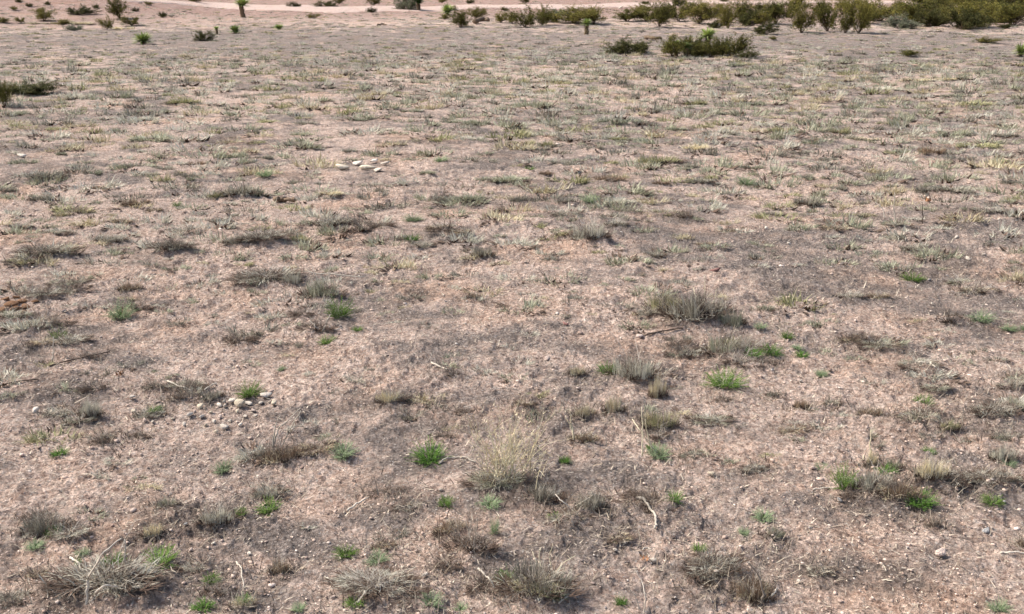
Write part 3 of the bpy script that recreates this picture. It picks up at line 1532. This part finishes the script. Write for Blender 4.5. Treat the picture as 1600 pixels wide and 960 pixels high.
YC = [mesh_from('leaf_crown', *yucca_mesh(600 + k)) for k in range(3)]


def skirt_mesh(seed, layers=7):
    parts = []
    for k in range(layers):
        V, F = yucca_mesh(seed + k, 46, True)
        V = V * np.array([.62, .62, .62]) + np.array([0, 0, .28 + .72 * k / (layers - 1)])
        V[:, 2] = np.maximum(V[:, 2], .01)
        parts.append((V, F))
    return mesh_from('dead_skirt', *merge(parts))


SK = [skirt_mesh(640 + 20 * k) for k in range(2)]


def trunk_mesh(seed):
    rng = np.random.default_rng(seed)
    n, m = 14, 12
    V, F = [], []
    cx = cy = 0
    for i_ in range(m):
        cx += rng.normal(0, .012); cy += rng.normal(0, .012)
        for k in range(n):
            a = 2 * math.pi * k / n
            r_ = (.16 - .05 * i_ / m) * (1 + rng.normal(0, .10)) * (1.35 if i_ == 0 else 1)
            V.append((cx + r_ * math.cos(a), cy + r_ * math.sin(a), i_ / (m - 1) * 1.02 - .02))
    for i_ in range(m - 1):
        for k in range(n):
            a, b = i_ * n + k, i_ * n + (k + 1) % n
            F += [(a, b, b + n), (a, b + n, a + n)]
    return mesh_from('trunk', V, np.array(F))


TRK = [trunk_mesh(700), trunk_mesh(701)]


def stone_mesh(seed, flat=.6):
    rng = np.random.default_rng(seed)
    bm = bmesh.new()
    bmesh.ops.create_icosphere(bm, subdivisions=2, radius=.5)
    V = np.array([v.co[:] for v in bm.verts])
    cuts = rng.normal(0, 1, (11, 3)); cuts /= np.linalg.norm(cuts, axis=1)[:, None]
    for c in cuts:
        lim = rng.uniform(.16, .38)
        dd = V @ c
        V = V - np.maximum(dd - lim, 0)[:, None] * c * .9
    V = V * (1 + .05 * (vnoise(V[:, 0] * 6 + seed, V[:, 1] * 6 + V[:, 2] * 5))[:, None])
    V = V * np.array([1.15, .9, flat * 1.2])
    F = np.array([[v.index for v in f.verts] for f in bm.faces])
    bm.free()
    return mesh_from('stone', V, F)


STN = [stone_mesh(800 + k) for k in range(8)]
STF = [stone_mesh(820 + k, .32) for k in range(5)]


# ------------------------------------------------------------------ placing
def root(name, e, cat, group, rz=None):
    o = bpy.data.objects.new(name, None)
    COL.objects.link(o)
    o.empty_display_size = .05
    z_ = ground_z(e['X'], e['Y'])
    o.location = (e['X'], e['Y'], z_)
    o.rotation_euler = (0, 0, random.uniform(-.25, .25) if rz is None else rz)
    o['label'] = e['lab']
    o['category'] = cat
    o['group'] = group
    return o


def part(name, me, mat, par, sc, rz=0.0, loc=(0, 0, 0)):
    o = obj(name, me, mat, par)
    o.location = loc
    o.scale = sc
    o.rotation_euler = (0, 0, rz)
    return o


def band(e):
    return 'grass tufts on the near bare ground' if e['y'] > 330 else 'grass tufts in the dense middle belt'


for e in tufts:
    W_, D_, H_ = e['W'], e['D'], e['H']
    flip = random.choice((0, math.pi))
    if e['y'] > 330:
        rt = root('grass_tuft', e, 'grass tuft', band(e))
        up = (e['h'] > .55 * e['w']) or e['lm'] == 'the large upright-bladed tuft'
        W_, D_, H_ = W_ * 1.1, D_ * 1.15, H_ * 1.08
        part('blades', random.choice(NEARUP if up else NEAR), M[e['t']], rt, (W_ * .95, D_ * 1.05, H_ * .95), flip)
        if e['w'] > 28:
            part('twigs', random.choice(TWIGSFINE), M[random.choice(('twig', 'twigpale', 'twigpale'))], rt, (W_ * 1.05, D_ * 1.4, H_ * 1.2), flip + .5)
        if e['w'] > 50:
            part('dead_twigs', random.choice(TWIGS), M['twigdark'], rt, (W_ * .95, D_ * 1.3, H_ * .9), flip - .4)
        part('dead_base_and_shade', random.choice(NEARB), M['base'], rt, (W_ * 1.1, D_ * 1.25, H_ * .85 + .01), flip)  # dead litter that also carries the painted shade below the blades
        part('dry_blades', random.choice(NEARM), M[{'g': 'p', 'o': 's', 's': 'p', 'b': 's', 'd': 'p', 'p': 'd'}[e['t']]], rt, (W_ * 1.02, D_ * 1.1, H_ * 1.02), flip + .3)
        if e['w'] > 40 and e['t'] in 'spobg':
            part('stalks', random.choice(STALKS), M['twigpale' if e['t'] != 'b' else 'twig'], rt, (W_ * .6, D_ * .7, min(H_, .16) * .9), flip)
    else:
        rt = root('grass_tuft', e, 'grass tuft', band(e))
        part('blades', random.choice(FAR), M[e['t']], rt, (W_ * 1.12, D_ * 1.15, H_ * 1.45), flip)
        part('dead_base_and_shade', random.choice(FARB), M['base'], rt, (W_ * 1.15, D_ * 1.4, H_ * 1.0), flip)  # dead litter, kept dark as painted shade under the tuft

for e in weeds:
    rt = root('green_weed', e, 'weed', 'green weeds scattered over the soil', random.uniform(0, 6.28))
    s = max(e['W'] * 1.32, .035)
    H_ = max(e['H'] * 1.12, s * .40)
    mt = {'h': 'herb', 'k': 'herbdark', 'l': 'herbpale'}[e['t']]
    part('leaves', random.choice(HERBS), M[mt], rt, (s * .92, s * .8, H_ * 1.05))
    part('stems', random.choice(HERBSTEM), M['herbdark'], rt, (s * .8, s * .7, H_))
    if e['w'] > 24:
        part('dead_twigs', random.choice(TWIGSFINE), M[random.choice(('twig', 'twigdark', 'twigpale'))], rt, (s * 1.0, s * 1.1, H_ * .7))

for e in shrubs:
    rt = root('dead_shrub', e, 'shrub', 'dead twiggy shrubs', random.uniform(-.4, .4))
    mt = {'t': 'twig', 'd': 'twigdark', 'p': 'twigpale'}[e['t']]
    W_, H_ = e['W'], max(e['H'], e['W'] * .28)
    part('branches', random.choice(TWIGS), M[mt], rt, (W_, W_ * .8, H_ * 1.1))
    if e['y'] > 300:
        part('dead_base_and_shade', random.choice(NEARB), M['base'], rt, (W_ * .9, W_ * .6, H_ * .55))
    part('twigs', random.choice(TWIGSFINE), M['twigdark' if e['t'] == 't' else 'twig'], rt, (W_ * 1.05, W_ * .8, H_ * .9))

for e in bushes:
    rt = root('desert_bush', e, 'bush', 'bushes along the far edge of the flat', random.uniform(0, 6.28))
    W_, H_ = e['W'], e['H'] * random.uniform(.82, 1.08) * (.85 if 760 < e['x'] < 1240 else 1)
    st, fo = random.choice(BUSHD if e['t'] in 'dg' else BUSHV)
    mt = {'o': 'creo', 'y': 'creoy', 'd': 'creod', 'g': 'creog', 'b': 'creoy'}[e['t']]
    k = (.72 if e['t'] in 'dg' else .80) * random.uniform(.88, 1.06) * (1.22 if e['x'] > 1400 and e['y'] < 50 else 1)
    part('stems', st, M['stem'], rt, (W_ * k, W_ * k, H_ * .98))
    part('foliage', fo, M[mt], rt, (W_ * k, W_ * k, H_ * .98))

for e in yuccas:
    rt = root('yucca', e, 'yucca', 'yuccas standing on the far flat', random.uniform(0, 6.28))
    W_, H_ = e['W'], e['H']
    cr = random.choice(YC)
    if e['t'] == 'b':
        part('leaf_crown', cr, M['yleaf'], rt, (W_ * 1.6, W_ * 1.6, H_ * 1.5), loc=(0, 0, H_ * .3))
        part('dead_skirt', SK[0], M['yskirt'], rt, (W_ * 1.3, W_ * 1.3, H_ * .3))
    elif e['t'] == 't':
        part('trunk', TRK[0], M['ytrunk'], rt, (W_ * 1.2, W_ * 1.2, H_ * .66))
        part('leaf_crown', cr, M['yleafd' if e['x'] > 600 else 'yleaf'], rt, (W_ * 1.6, W_ * 1.6, H_ * .9), loc=(0, 0, H_ * .66))
        part('dead_skirt', SK[1], M['ytrunk'], rt, (W_ * 1.1, W_ * 1.1, H_ * .5), loc=(0, 0, H_ * .16))
    else:
        part('trunk', TRK[1], M['ytrunk'], rt, (W_ * 1.2, W_ * 1.2, H_ * .6))
        part('dead_skirt', SK[0], M['yskirt'], rt, (W_ * 1.5, W_ * 1.5, H_ * .68))
        part('leaf_crown', cr, M['yleaf'], rt, (W_ * 1.25, W_ * 1.25, H_ * .8), loc=(0, 0, H_ * .68))

for e in stones:
    me = random.choice(STF if e['h'] < .55 * e['w'] else STN)
    o = obj('stone', me, M[{'w': 'white', 'c': 'cream', 'p': 'pinkst', 'r': 'redst', 'g': 'greyst'}[e['t']]])
    w = max(e['W'] * 1.2, .014)
    zz = w * (.3 if me in STF else .55)
    o.scale = (w, w * .8, w * .95)
    o.rotation_euler = (random.uniform(-.2, .2), random.uniform(-.2, .2), random.uniform(-.5, .5) if e['w'] > 16 else random.uniform(0, 6.28))
    o.location = (e['X'], e['Y'], ground_z(e['X'], e['Y']) + zz * .55)
    o['label'] = e['lab']
    o['category'] = 'stone'
    if abs(e['x'] - 372) < 90 and abs(e['y'] - 648) < 32:
        o['group'] = 'white stones of the scatter'
    elif e['y'] < 280 and 530 < e['x'] < 610:
        o['group'] = 'pale flat rocks'
    else:
        o['group'] = 'single pale stones on the soil'


# ------------------------------------------------------------------ sticks and logs
def tube_path(P, r0, r1, sides=6, bump=.12, seed=0):
    rng = np.random.default_rng(seed)
    P = np.array(P, dtype=float)
    # resample with wobble
    t = np.linspace(0, len(P) - 1, (len(P) - 1) * 5 + 1)
    Q = np.stack([np.interp(t, np.arange(len(P)), P[:, k]) for k in range(3)], 1)
    Q[1:-1] = (Q[:-2] + Q[1:-1] * 2 + Q[2:]) / 4
    Q[1:-1] += rng.normal(0, r0 * .4, Q[1:-1].shape)
    V, F = [], []
    n = len(Q)
    for i_ in range(n):
        a = Q[min(i_ + 1, n - 1)] - Q[max(i_ - 1, 0)]
        a /= np.linalg.norm(a) + 1e-9
        up = np.array([0, 0, 1.]) if abs(a[2]) < .9 else np.array([1., 0, 0])
        u = np.cross(a, up); u /= np.linalg.norm(u)
        v = np.cross(a, u)
        rad = (r0 + (r1 - r0) * i_ / (n - 1))
        for k in range(sides):
            q = rad * (1 + rng.normal(0, bump))
            V.append(Q[i_] + (u * math.cos(6.283 * k / sides) + v * math.sin(6.283 * k / sides)) * q)
    for i_ in range(n - 1):
        for k in range(sides):
            a, b = i_ * sides + k, i_ * sides + (k + 1) % sides
            F += [(a, b, b + sides), (a, b + sides, a + sides)]
    V.append(Q[0]); V.append(Q[-1])
    for k in range(sides):
        F.append(((k + 1) % sides, k, len(V) - 2))
        F.append(((n - 1) * sides + k, (n - 1) * sides + (k + 1) % sides, len(V) - 1))
    return np.array(V), np.array(F)


def lay(T, labs, name, mat, cat, lift, gp):
    for i_, ln in enumerate(T.strip().splitlines()):
        a, wd = ln.split(':')
        a = [float(q) for q in a.split()]
        pts = []
        mpp = 0
        for u, v in zip(a[::2], a[1::2]):
            X, Y, t = p2w(u, v)
            mpp = t / FPX
            pts.append([X, Y, ground_z(X, Y)])
        r_ = float(wd) * mpp * .5
        for k, p in enumerate(pts):
            p[2] += r_ * (1.2 + lift * (k % 2))
        V, F = tube_path(pts, r_, r_ * .6, seed=i_)
        c = V.mean(0)
        me = mesh_from(name, V - c, F)
        o = obj(name, me, M[mat])
        o.location = c
        o['label'] = labs[i_]
        o['category'] = cat
        o['group'] = gp


lay(STICKS, STICK_LAB, 'dry_stick', 'twigpale', 'stick', 1.5, 'pale dry sticks on the soil')
lay(DARKSTICKS[:DARKSTICKS.index('1272 358')], DARK_LAB[:3], 'dry_stick', 'twigdark', 'stick', 1.0, 'dark dry sticks on the soil')
lay(DARKSTICKS[DARKSTICKS.index('1272 358'):], DARK_LAB[3:], 'fallen_log', 'log', 'log', .3, 'short logs lying on the flat')  # includes the dark bar modelled in place of the olive bush's shadow


def standing(base, paths, name, lab, cat, mat, group=None, wpx=3.5):
    """stalks that rise from a base pixel; every path is pixels in the upright plane through the base"""
    X, Y, t = p2w(*base)
    z0 = ground_z(X, Y)
    o = bpy.data.objects.new(name, None)
    COL.objects.link(o)
    o.location = (X, Y, z0)
    o['label'] = lab
    o['category'] = cat
    if group:
        o['group'] = group
    for k, pth in enumerate(paths):
        P = []
        yy = Y + random.uniform(-.03, .03)
        for q, (u, v) in enumerate(pth):
            p = pix_at_y(u, v, yy + q * random.uniform(-.015, .02))
            P.append(p - np.array([X, Y, z0]))
        P[0][2] = max(min(P[0][2], .02), -.01)
        r_ = wpx * t / FPX * .5
        V, F = tube_path(P, r_, r_ * .45, 5, .1, k + 5)
        me = mesh_from('stalk', V, F)
        obj('stalk', me, M[mat], o)
    return o


standing((137, 950), [[(137, 955), (136, 908), (158, 867), (190, 842)], [(140, 955), (150, 925), (165, 915), (185, 918)]], 'dry_stalks', 'two pale arching stalks rising over the broad dark tuft', 'stalk', 'twigpale', None, 5)
standing((197, 912), [[(197, 914), (196, 880), (195, 843)]], 'dry_stalks', 'single straight pale stalk beside the arching pair', 'stalk', 'twigpale', None, 4)
standing((1398, 352), [[(1399, 353), (1397, 330), (1398, 301)]], 'dry_stalks', 'tall thin bleached stalk standing alone on the gravel flat', 'stalk', 'twigpale', None, 2.5)
standing((1441, 353), [[(1441, 353), (1442, 335), (1441, 316)]], 'dry_stalks', 'thin dark stalk beside the tall bleached one', 'stalk', 'twigdark', None, 2)
standing((1383, 342), [[(1383, 342), (1379, 325), (1368, 316)]], 'dry_stalks', 'thin pale stalk bending over beside the tall bleached one', 'stalk', 'twigpale', None, 2)
standing((425, 700), [[(427, 704), (434, 670), (452, 655), (470, 638)], [(425, 702), (430, 665), (438, 650)], [(440, 700), (452, 672), (470, 642)]], 'dry_stalks', 'forked pale stalks standing over the reddish brown tuft', 'stalk', 'twigpale', None, 3)
standing((505, 520), [[(503, 520), (510, 505), (517, 488)], [(500, 519), (492, 510), (484, 500)], [(504, 521), (488, 519), (476, 517)], [(505, 520), (520, 518), (534, 512)]], 'dry_stalks', 'bleached forked twig in front of the tall bright weed', 'stalk', 'twigpale', None, 3)
standing((84, 565), [[(82, 566), (84, 545), (83, 526)]], 'dry_stalks', 'thin bleached stalk below the bright green weed', 'stalk', 'twigpale', None, 3)
standing((1096, 480), [[(1098, 480), (1102, 455), (1101, 430)], [(1110, 482), (1116, 470), (1120, 452)], [(1092, 478), (1086, 462), (1084, 450)]], 'dry_stalks', 'thin seed stalks standing over the large upright-bladed tuft', 'stalk', 's', None, 1.8)
standing((895, 695), [[(897, 697), (894, 665), (890, 640)], [(897, 697), (892, 668), (884, 650)]], 'dry_stalks', 'pale bent stalks beside two small straw tufts', 'stalk', 's', None, 3)
standing((1005, 960), [[(1006, 962), (1009, 930), (1002, 905), (992, 890)], [(1000, 960), (994, 935), (980, 915)]], 'dry_stalks', 'faint arching pale stalks at the bottom edge on pink soil', 'stalk', 'twigpale', None, 2.5)
standing((1190, 955), [[(1186, 958), (1194, 925), (1184, 895), (1170, 880)]], 'dry_stalks', 'grey stalk curving over the red-brown tuft', 'stalk', 'twig', None, 4)
standing((1010, 715), [[(1032, 714), (1016, 695), (1000, 672), (988, 655)], [(1004, 700), (1004, 670), (1003, 636)], [(1020, 706), (1012, 680), (1008, 655)]], 'dry_stalks', 'pale crossing stalks behind a grey-green weed', 'stalk', 's', None, 2.5)
standing((1360, 720), [[(1360, 722), (1360, 700), (1361, 672)], [(1350, 770), (1352, 740), (1349, 712)], [(1382, 765), (1381, 745), (1383, 735)]], 'dry_stalks', 'straw stalks standing at the back of the long ragged tuft row', 'stalk', 's', None, 3)
standing((1428, 765), [[(1428, 768), (1430, 745), (1427, 728)], [(1450, 766), (1456, 740), (1464, 718)], [(1440, 766), (1442, 742), (1448, 728)], [(1420, 768), (1417, 750), (1412, 742)]], 'dry_stalks', 'brown bent stalks in the middle of the long ragged tuft row', 'stalk', 'twig', None, 2.5)
standing((890, 800), [[(895, 806), (910, 785), (928, 772)], [(900, 806), (918, 790), (926, 768)], [(895, 804), (880, 785), (868, 772)]], 'dry_stalks', 'pale stalks leaning over two dark tufts', 'stalk', 'twigpale', None, 2.5)
standing((862, 895), [[(862, 898), (858, 870), (864, 850)], [(866, 898), (880, 880), (900, 868)], [(846, 900), (842, 870), (845, 856)], [(850, 898), (838, 880), (832, 862)]], 'dry_stalks', 'straw stalks bristling out of the big bottom-edge tuft', 'stalk', 's', None, 2.2)

# tall straw spray
e = dict(x=795, y=766, w=88, h=96, t='s', lab='tall straw-coloured spray of fine branching stems over a grey tuft', lm=None)
seat(e)
rt = root('straw_spray', e, 'dry plant', 'dry straw plants')
rng = np.random.default_rng(900)
sg, tp = [], []
for k in range(30):
    a, ln = rng.uniform(0, 6.28), rng.uniform(.03, .75)
    d = np.array([math.cos(a) * math.sin(ln), math.sin(a) * math.sin(ln), math.cos(ln)])
    branch(rng, np.array([rng.normal(0, .16), rng.normal(0, .10), 0]), d, rng.uniform(.6, .95), .0085, 1, sg, tp, .4, 4)
part('stems', mesh_from('stems', *tubes(sg)), M['s'], rt, (e['W'] * 1.15, e['W'], e['H']))
tb = np.array([t_[0] for t_ in tp])
tb = tb[rng.integers(0, len(tb), 420)] + rng.normal(0, .03, (420, 3))
V, F = blades(tb, rng.uniform(0, 6.28, 420), rng.uniform(.03, .08, 420), np.full(420, .013), rng.uniform(0, 1.2, 420), rng.uniform(0, .5, 420), rng, 1)
chf = part('chaff', mesh_from('chaff', V, F), M['s'], rt, (e['W'], e['W'], e['H']))
chf['kind'] = 'stuff'
# small straw-topped plant with brown foot
e = dict(x=1029, y=624, w=30, h=56, t='s', lab='narrow plant with straw-coloured head and dark brown foot', lm=None)
seat(e)
rt = root('straw_spray', e, 'dry plant', 'dry straw plants')
part('blades', NEARUP[0], M['s'], rt, (e['W'], e['W'], e['H'] * 1.05))
part('twigs', TWIGSFINE[1], M['twigpale'], rt, (e['W'] * .8, e['W'] * .8, e['H'] * 1.3))
part('dead_base_and_shade', NEARB[1], M['base'], rt, (e['W'] * 1.1, e['W'] * 1.1, e['H'] * 1.2))

# heap of rusty clods
Xc, Yc, tcx = p2w(30, 482)
zc = ground_z(Xc, Yc)
rt = bpy.data.objects.new('clod_heap', None)
COL.objects.link(rt)
rt.location = (Xc, Yc, zc)
rt['label'] = 'heap of rusty orange-brown soil clods with dark holes at the left edge'
rt['category'] = 'soil heap'
mp = tcx / FPX
for (u, v, w) in [(2, 486, 26), (18, 478, 24), (34, 474, 22), (42, 482, 20), (28, 486, 26), (50, 464, 16), (10, 470, 18), (38, 490, 14), (56, 476, 12), (-12, 480, 26), (24, 466, 14)]:
    X, Y, _ = p2w(u, v)
    s = w * mp
    part('clod', random.choice(STN), M['clod'], rt, (s, s * .8, s * .7), random.uniform(0, 6), (X - Xc, Y - Yc, ground_z(X, Y) - zc + s * .12))

# small red / orange fallen leaves
for (u, v, lab) in [(1007, 878, 'tiny curled red leaf beside a white stone chip'), (187, 592, 'tiny orange dead leaf clump on pink soil'), (1450, 318, 'dark red dead leaf behind the thin dark stalk')]:
    X, Y, t = p2w(u, v)
    rng = np.random.default_rng(int(u))
    s = 12 * t / FPX
    V, F = blades(rng.normal(0, .25, (9, 3)) * [1, 1, .1], rng.uniform(0, 6.28, 9), np.full(9, .6), np.full(9, .3), rng.uniform(.6, 1.4, 9), rng.uniform(-.8, .8, 9), rng, 2)
    o = obj('dead_leaf', mesh_from('dead_leaf', V * s, F), M['clod'])
    o.location = (X, Y, ground_z(X, Y) + s * .2)
    o['label'] = lab
    o['category'] = 'leaf'

# ------------------------------------------------------------------ stuff: what nobody could count
def visz(x, y):
    return full_h(x, y)


def scatter(n, r0, r1, seed, half_=.62):
    rng = np.random.default_rng(seed)
    a = rng.uniform(-half_, half_, n)
    return a, rng


def stuff(name, V, F, mat, lab):
    o = obj(name, mesh_from(name, V, F), mat)
    o['kind'] = 'stuff'
    o['label'] = lab
    return o


def proto_inst(protos, X, Y, Z, sx, sy, sz, rot, pick):
    parts = []
    for k, (pv, pf) in enumerate(protos):
        sel = np.where(pick == k)[0]
        if not len(sel):
            continue
        c, s = np.cos(rot[sel])[:, None], np.sin(rot[sel])[:, None]
        px, py, pz = pv[None, :, 0] * sx[sel][:, None], pv[None, :, 1] * sy[sel][:, None], pv[None, :, 2] * sz[sel][:, None]
        q = np.stack([X[sel][:, None] + c * px - s * py, Y[sel][:, None] + s * px + c * py, Z[sel][:, None] + pz], -1)
        f = pf[None] + (np.arange(len(sel)) * len(pv))[:, None, None]
        parts.append((q.reshape(-1, 3), f.reshape(-1, 3)))
    return merge(parts)


def grass_density(X, Y):
    r_ = np.hypot(X, Y)
    dens = smooth(5.0, 9.0, r_) * np.maximum(smooth(75, 46, r_), .22 * smooth(110, 90, r_))
    dens = np.maximum(dens, (.12 + .9 * np.clip(fbm(X, Y, 1.1, 2, 444), 0, 1)) * smooth(60, 40, r_) + .22 * smooth(3.5, 5, r_) * smooth(60, 40, r_))
    f = fbm(X, Y * 1.4, 1.5, 3, 90, .6)
    right = smooth(-.2, .25, X / np.maximum(Y, .1)) * smooth(9, 13, r_)
    bare = np.clip(zones(X, Y), -1, 1)
    d = dens * smooth(-.15, .6, .42 + .30 * right + 1.3 * f) * (.68 + .32 * right) * (1 + .6 * np.minimum(bare, 0)) + .25 * smooth(24, 28, r_) * smooth(46, 38, r_)
    return d


RS = np.random.default_rng(1234)
N = 90000
a = RS.uniform(-.66, .66, N)
R_ = np.sqrt(RS.uniform(2.2 ** 2, 30 ** 2, N))
far_n = 52000
a = np.append(a, RS.uniform(-.6, .6, far_n)); R_ = np.append(R_, np.sqrt(RS.uniform(24 ** 2, 95 ** 2, far_n)))
X, Y = R_ * np.sin(a), R_ * np.cos(a)
ok = RS.uniform(0, 1, len(X)) < grass_density(X, Y) * 1.0
for e in stones + weeds:                       # nothing small grows over the stones and the green weeds
    rad = max(.10, e['W'] * .9)
    back = (Y - e['Y'])
    ok &= ~((np.abs(X - e['X']) < rad + .06) & (back < rad) & (back > -rad - .05 * e['Y']))
X, Y, R_ = X[ok], Y[ok], R_[ok]
SIZE = np.clip(RS.lognormal(-1.22, .38, len(X)), .09, .66) * (.40 + .60 * smooth(3, 13, R_)) * (1 + .25 * smooth(20, 45, R_))
order = np.argsort(-SIZE)
cells, keep_i = {}, []
for q in order:
    gx, gy = int(X[q] // .5), int(Y[q] // .5)
    good = True
    for ax in (-1, 0, 1):
        for ay in (-1, 0, 1):
            for p_ in cells.get((gx + ax, gy + ay), ()):
                dd = (SIZE[p_] + SIZE[q]) * .5
                if ((X[p_] - X[q]) / dd) ** 2 + ((Y[p_] - Y[q]) / (dd * .8)) ** 2 < .95:
                    good = False
                    break
    if good:
        cells.setdefault((gx, gy), []).append(q)
        keep_i.append(q)
keep_i = np.array(keep_i)
X, Y, R_, SIZE = X[keep_i], Y[keep_i], R_[keep_i], SIZE[keep_i]
print('small tufts', len(X))
for k_tone, (tone, pr, nm, lab) in enumerate([('g', .36, 'short_grass', 'small grey-green grass tufts too many to count'), ('p', .26, 'short_grass', 'pale dry grass bits between the tufts'),
                                     ('d', .22, 'short_grass', 'dark grey stubble of dead grass'), ('o', .09, 'short_grass', 'thin olive grass sprigs'), ('s', .07, 'short_grass', 'straw-coloured grass wisps')]):
    if k_tone == 0:
        tone_of = RS.choice(5, len(X), p=[.33, .30, .15, .10, .12])
    sel = tone_of == k_tone
    x_, y_, r_ = X[sel], Y[sel], R_[sel]
    n = len(x_)
    size = SIZE[sel]
    hh = size * RS.uniform(.28, .50, n)
    hh = hh * (1 - .5 * smooth(22, 30, r_))
    size = size * (1 - .35 * smooth(24, 28, r_))
    protos = [tuft_arrays(np.random.default_rng(950 + q + 10 * k_tone), 230, .042, nclump=12, nseg=2) for q in range(5)]
    V, F = proto_inst(protos, x_, y_, visz(x_, y_), size, size * .6, hh, RS.uniform(-.5, .5, n) + math.pi * RS.integers(0, 2, n), RS.integers(0, 5, n))
    stuff('short_grass', V, F, M[tone], lab)
    protos = [tuft_arrays(np.random.default_rng(990 + q), 34, .12, base=True, nclump=7, nseg=1) for q in range(2)]
    if k_tone == 0:
        DB = []
    DB.append((x_, y_, size, hh))
x_, y_, size, hh = [np.concatenate([d[q] for d in DB]) for q in range(4)]
n = len(x_)
V, F = proto_inst(protos, x_, y_, visz(x_, y_), size * 1.12, size * .72, hh * .8, RS.uniform(0, 6.28, n), RS.integers(0, 2, n))
stuff('thatch_and_shade', V, F, M['base'], 'dead thatch with painted shade at the foot of the small tufts')  # thatch made dark and wide to paint soil shade under each tuft

# fine dead wisps close to the camera: thin curled blades around the clumps
n = 32000
cl_i = RS.integers(0, len(MOUNDS), n)
mm = np.array(MOUNDS)[cl_i]
x_ = mm[:, 0] + RS.normal(0, 1, n) * mm[:, 2] * 1.0
y_ = mm[:, 1] + RS.normal(0, 1, n) * mm[:, 2] * .8
B = np.stack([x_, y_, visz(x_, y_) - .002], 1)
V, F = blades(B, RS.uniform(0, 6.28, n), RS.uniform(.012, .07, n), RS.uniform(.002, .0045, n), RS.uniform(.3, 1.5, n), RS.uniform(-.3, 1.0, n), RS, 2)
stuff('grass_wisps', V, F, M['litter'], 'fine dead wisps around the clumps')

# litter: flat slivers lying on the soil
n = 60000
a = RS.uniform(-.64, .64, n)
R_ = np.exp(RS.uniform(math.log(1.9), math.log(15), n))
X, Y = R_ * np.sin(a), R_ * np.cos(a)
keep = RS.uniform(0, 1, n) < np.clip(.45 + 1.7 * fbm(X, Y, .7, 3, 95, .6) + .3 * zones(X, Y), .08, 1)
X, Y, R_ = X[keep], Y[keep], R_[keep]
n = len(X)
B = np.stack([X, Y, visz(X, Y) + RS.uniform(.002, .010, n)], 1)
sz = (.55 + R_ / 9)
V, F = blades(B, RS.uniform(0, 6.28, n), RS.lognormal(-4.05, .5, n) * sz, RS.uniform(.002, .006, n) * sz, RS.uniform(1.15, 1.5, n), RS.uniform(-.3, .35, n), RS, 2)
stuff('plant_litter', V, F, M['litter'], 'bits of dead stem and leaf strewn over the soil')


def ico(sub=1):
    bm = bmesh.new()
    bmesh.ops.create_icosphere(bm, subdivisions=sub, radius=.5)
    V = np.array([v.co[:] for v in bm.verts]); F = np.array([[v.index for v in f.verts] for f in bm.faces])
    bm.free()
    return V, F


def pebbles(n, seed, szr, mat, name, lab, zfac, r1=16):
    rng = np.random.default_rng(seed)
    a = rng.uniform(-.64, .64, n)
    R_ = np.exp(rng.uniform(math.log(1.9), math.log(r1), n))
    X, Y = R_ * np.sin(a), R_ * np.cos(a)
    k = rng.uniform(0, 1, n) < np.clip(.45 + 1.4 * fbm(X, Y, .9, 3, seed + 3, .6) + zfac * zones(X, Y), .06, 1)
    X, Y, R_ = X[k], Y[k], R_[k]
    n = len(X)
    pv, pf = ico(1)
    protos = []
    for q in range(6):
        protos.append((pv * (1 + np.random.default_rng(seed + q).normal(0, .16, (len(pv), 1))) * [1.15, .8, .42], pf))
    s = rng.lognormal(math.log(szr), .5, n) * (.6 + R_ / 8)
    V, F = proto_inst(protos, X, Y, visz(X, Y) + s * .12 + rng.uniform(-.004, .006, n), s, s, s, rng.uniform(0, 6.28, n), rng.integers(0, 6, n))
    return stuff(name, V, F, M[mat], lab)


pebbles(24000, 2000, .0046, 'gravel', 'gravel', 'mixed small gravel on the soil', .35)
pebbles(32000, 2100, .0056, 'clods', 'soil_crumbs', 'loose crumbs of pinkish soil', -.3, 12)
print('tufts', len(tufts), 'weeds', len(weeds), 'bushes', len(bushes), 'objects', len(bpy.data.objects))
labs = {}
for o in bpy.data.objects:
    if o.parent is None and 'label' in o:
        labs.setdefault(o['label'], []).append(o.name)
for k, v in labs.items():
    if len(v) > 1 or len(k.split()) > 16:
        print('LABEL', k, v[:4])
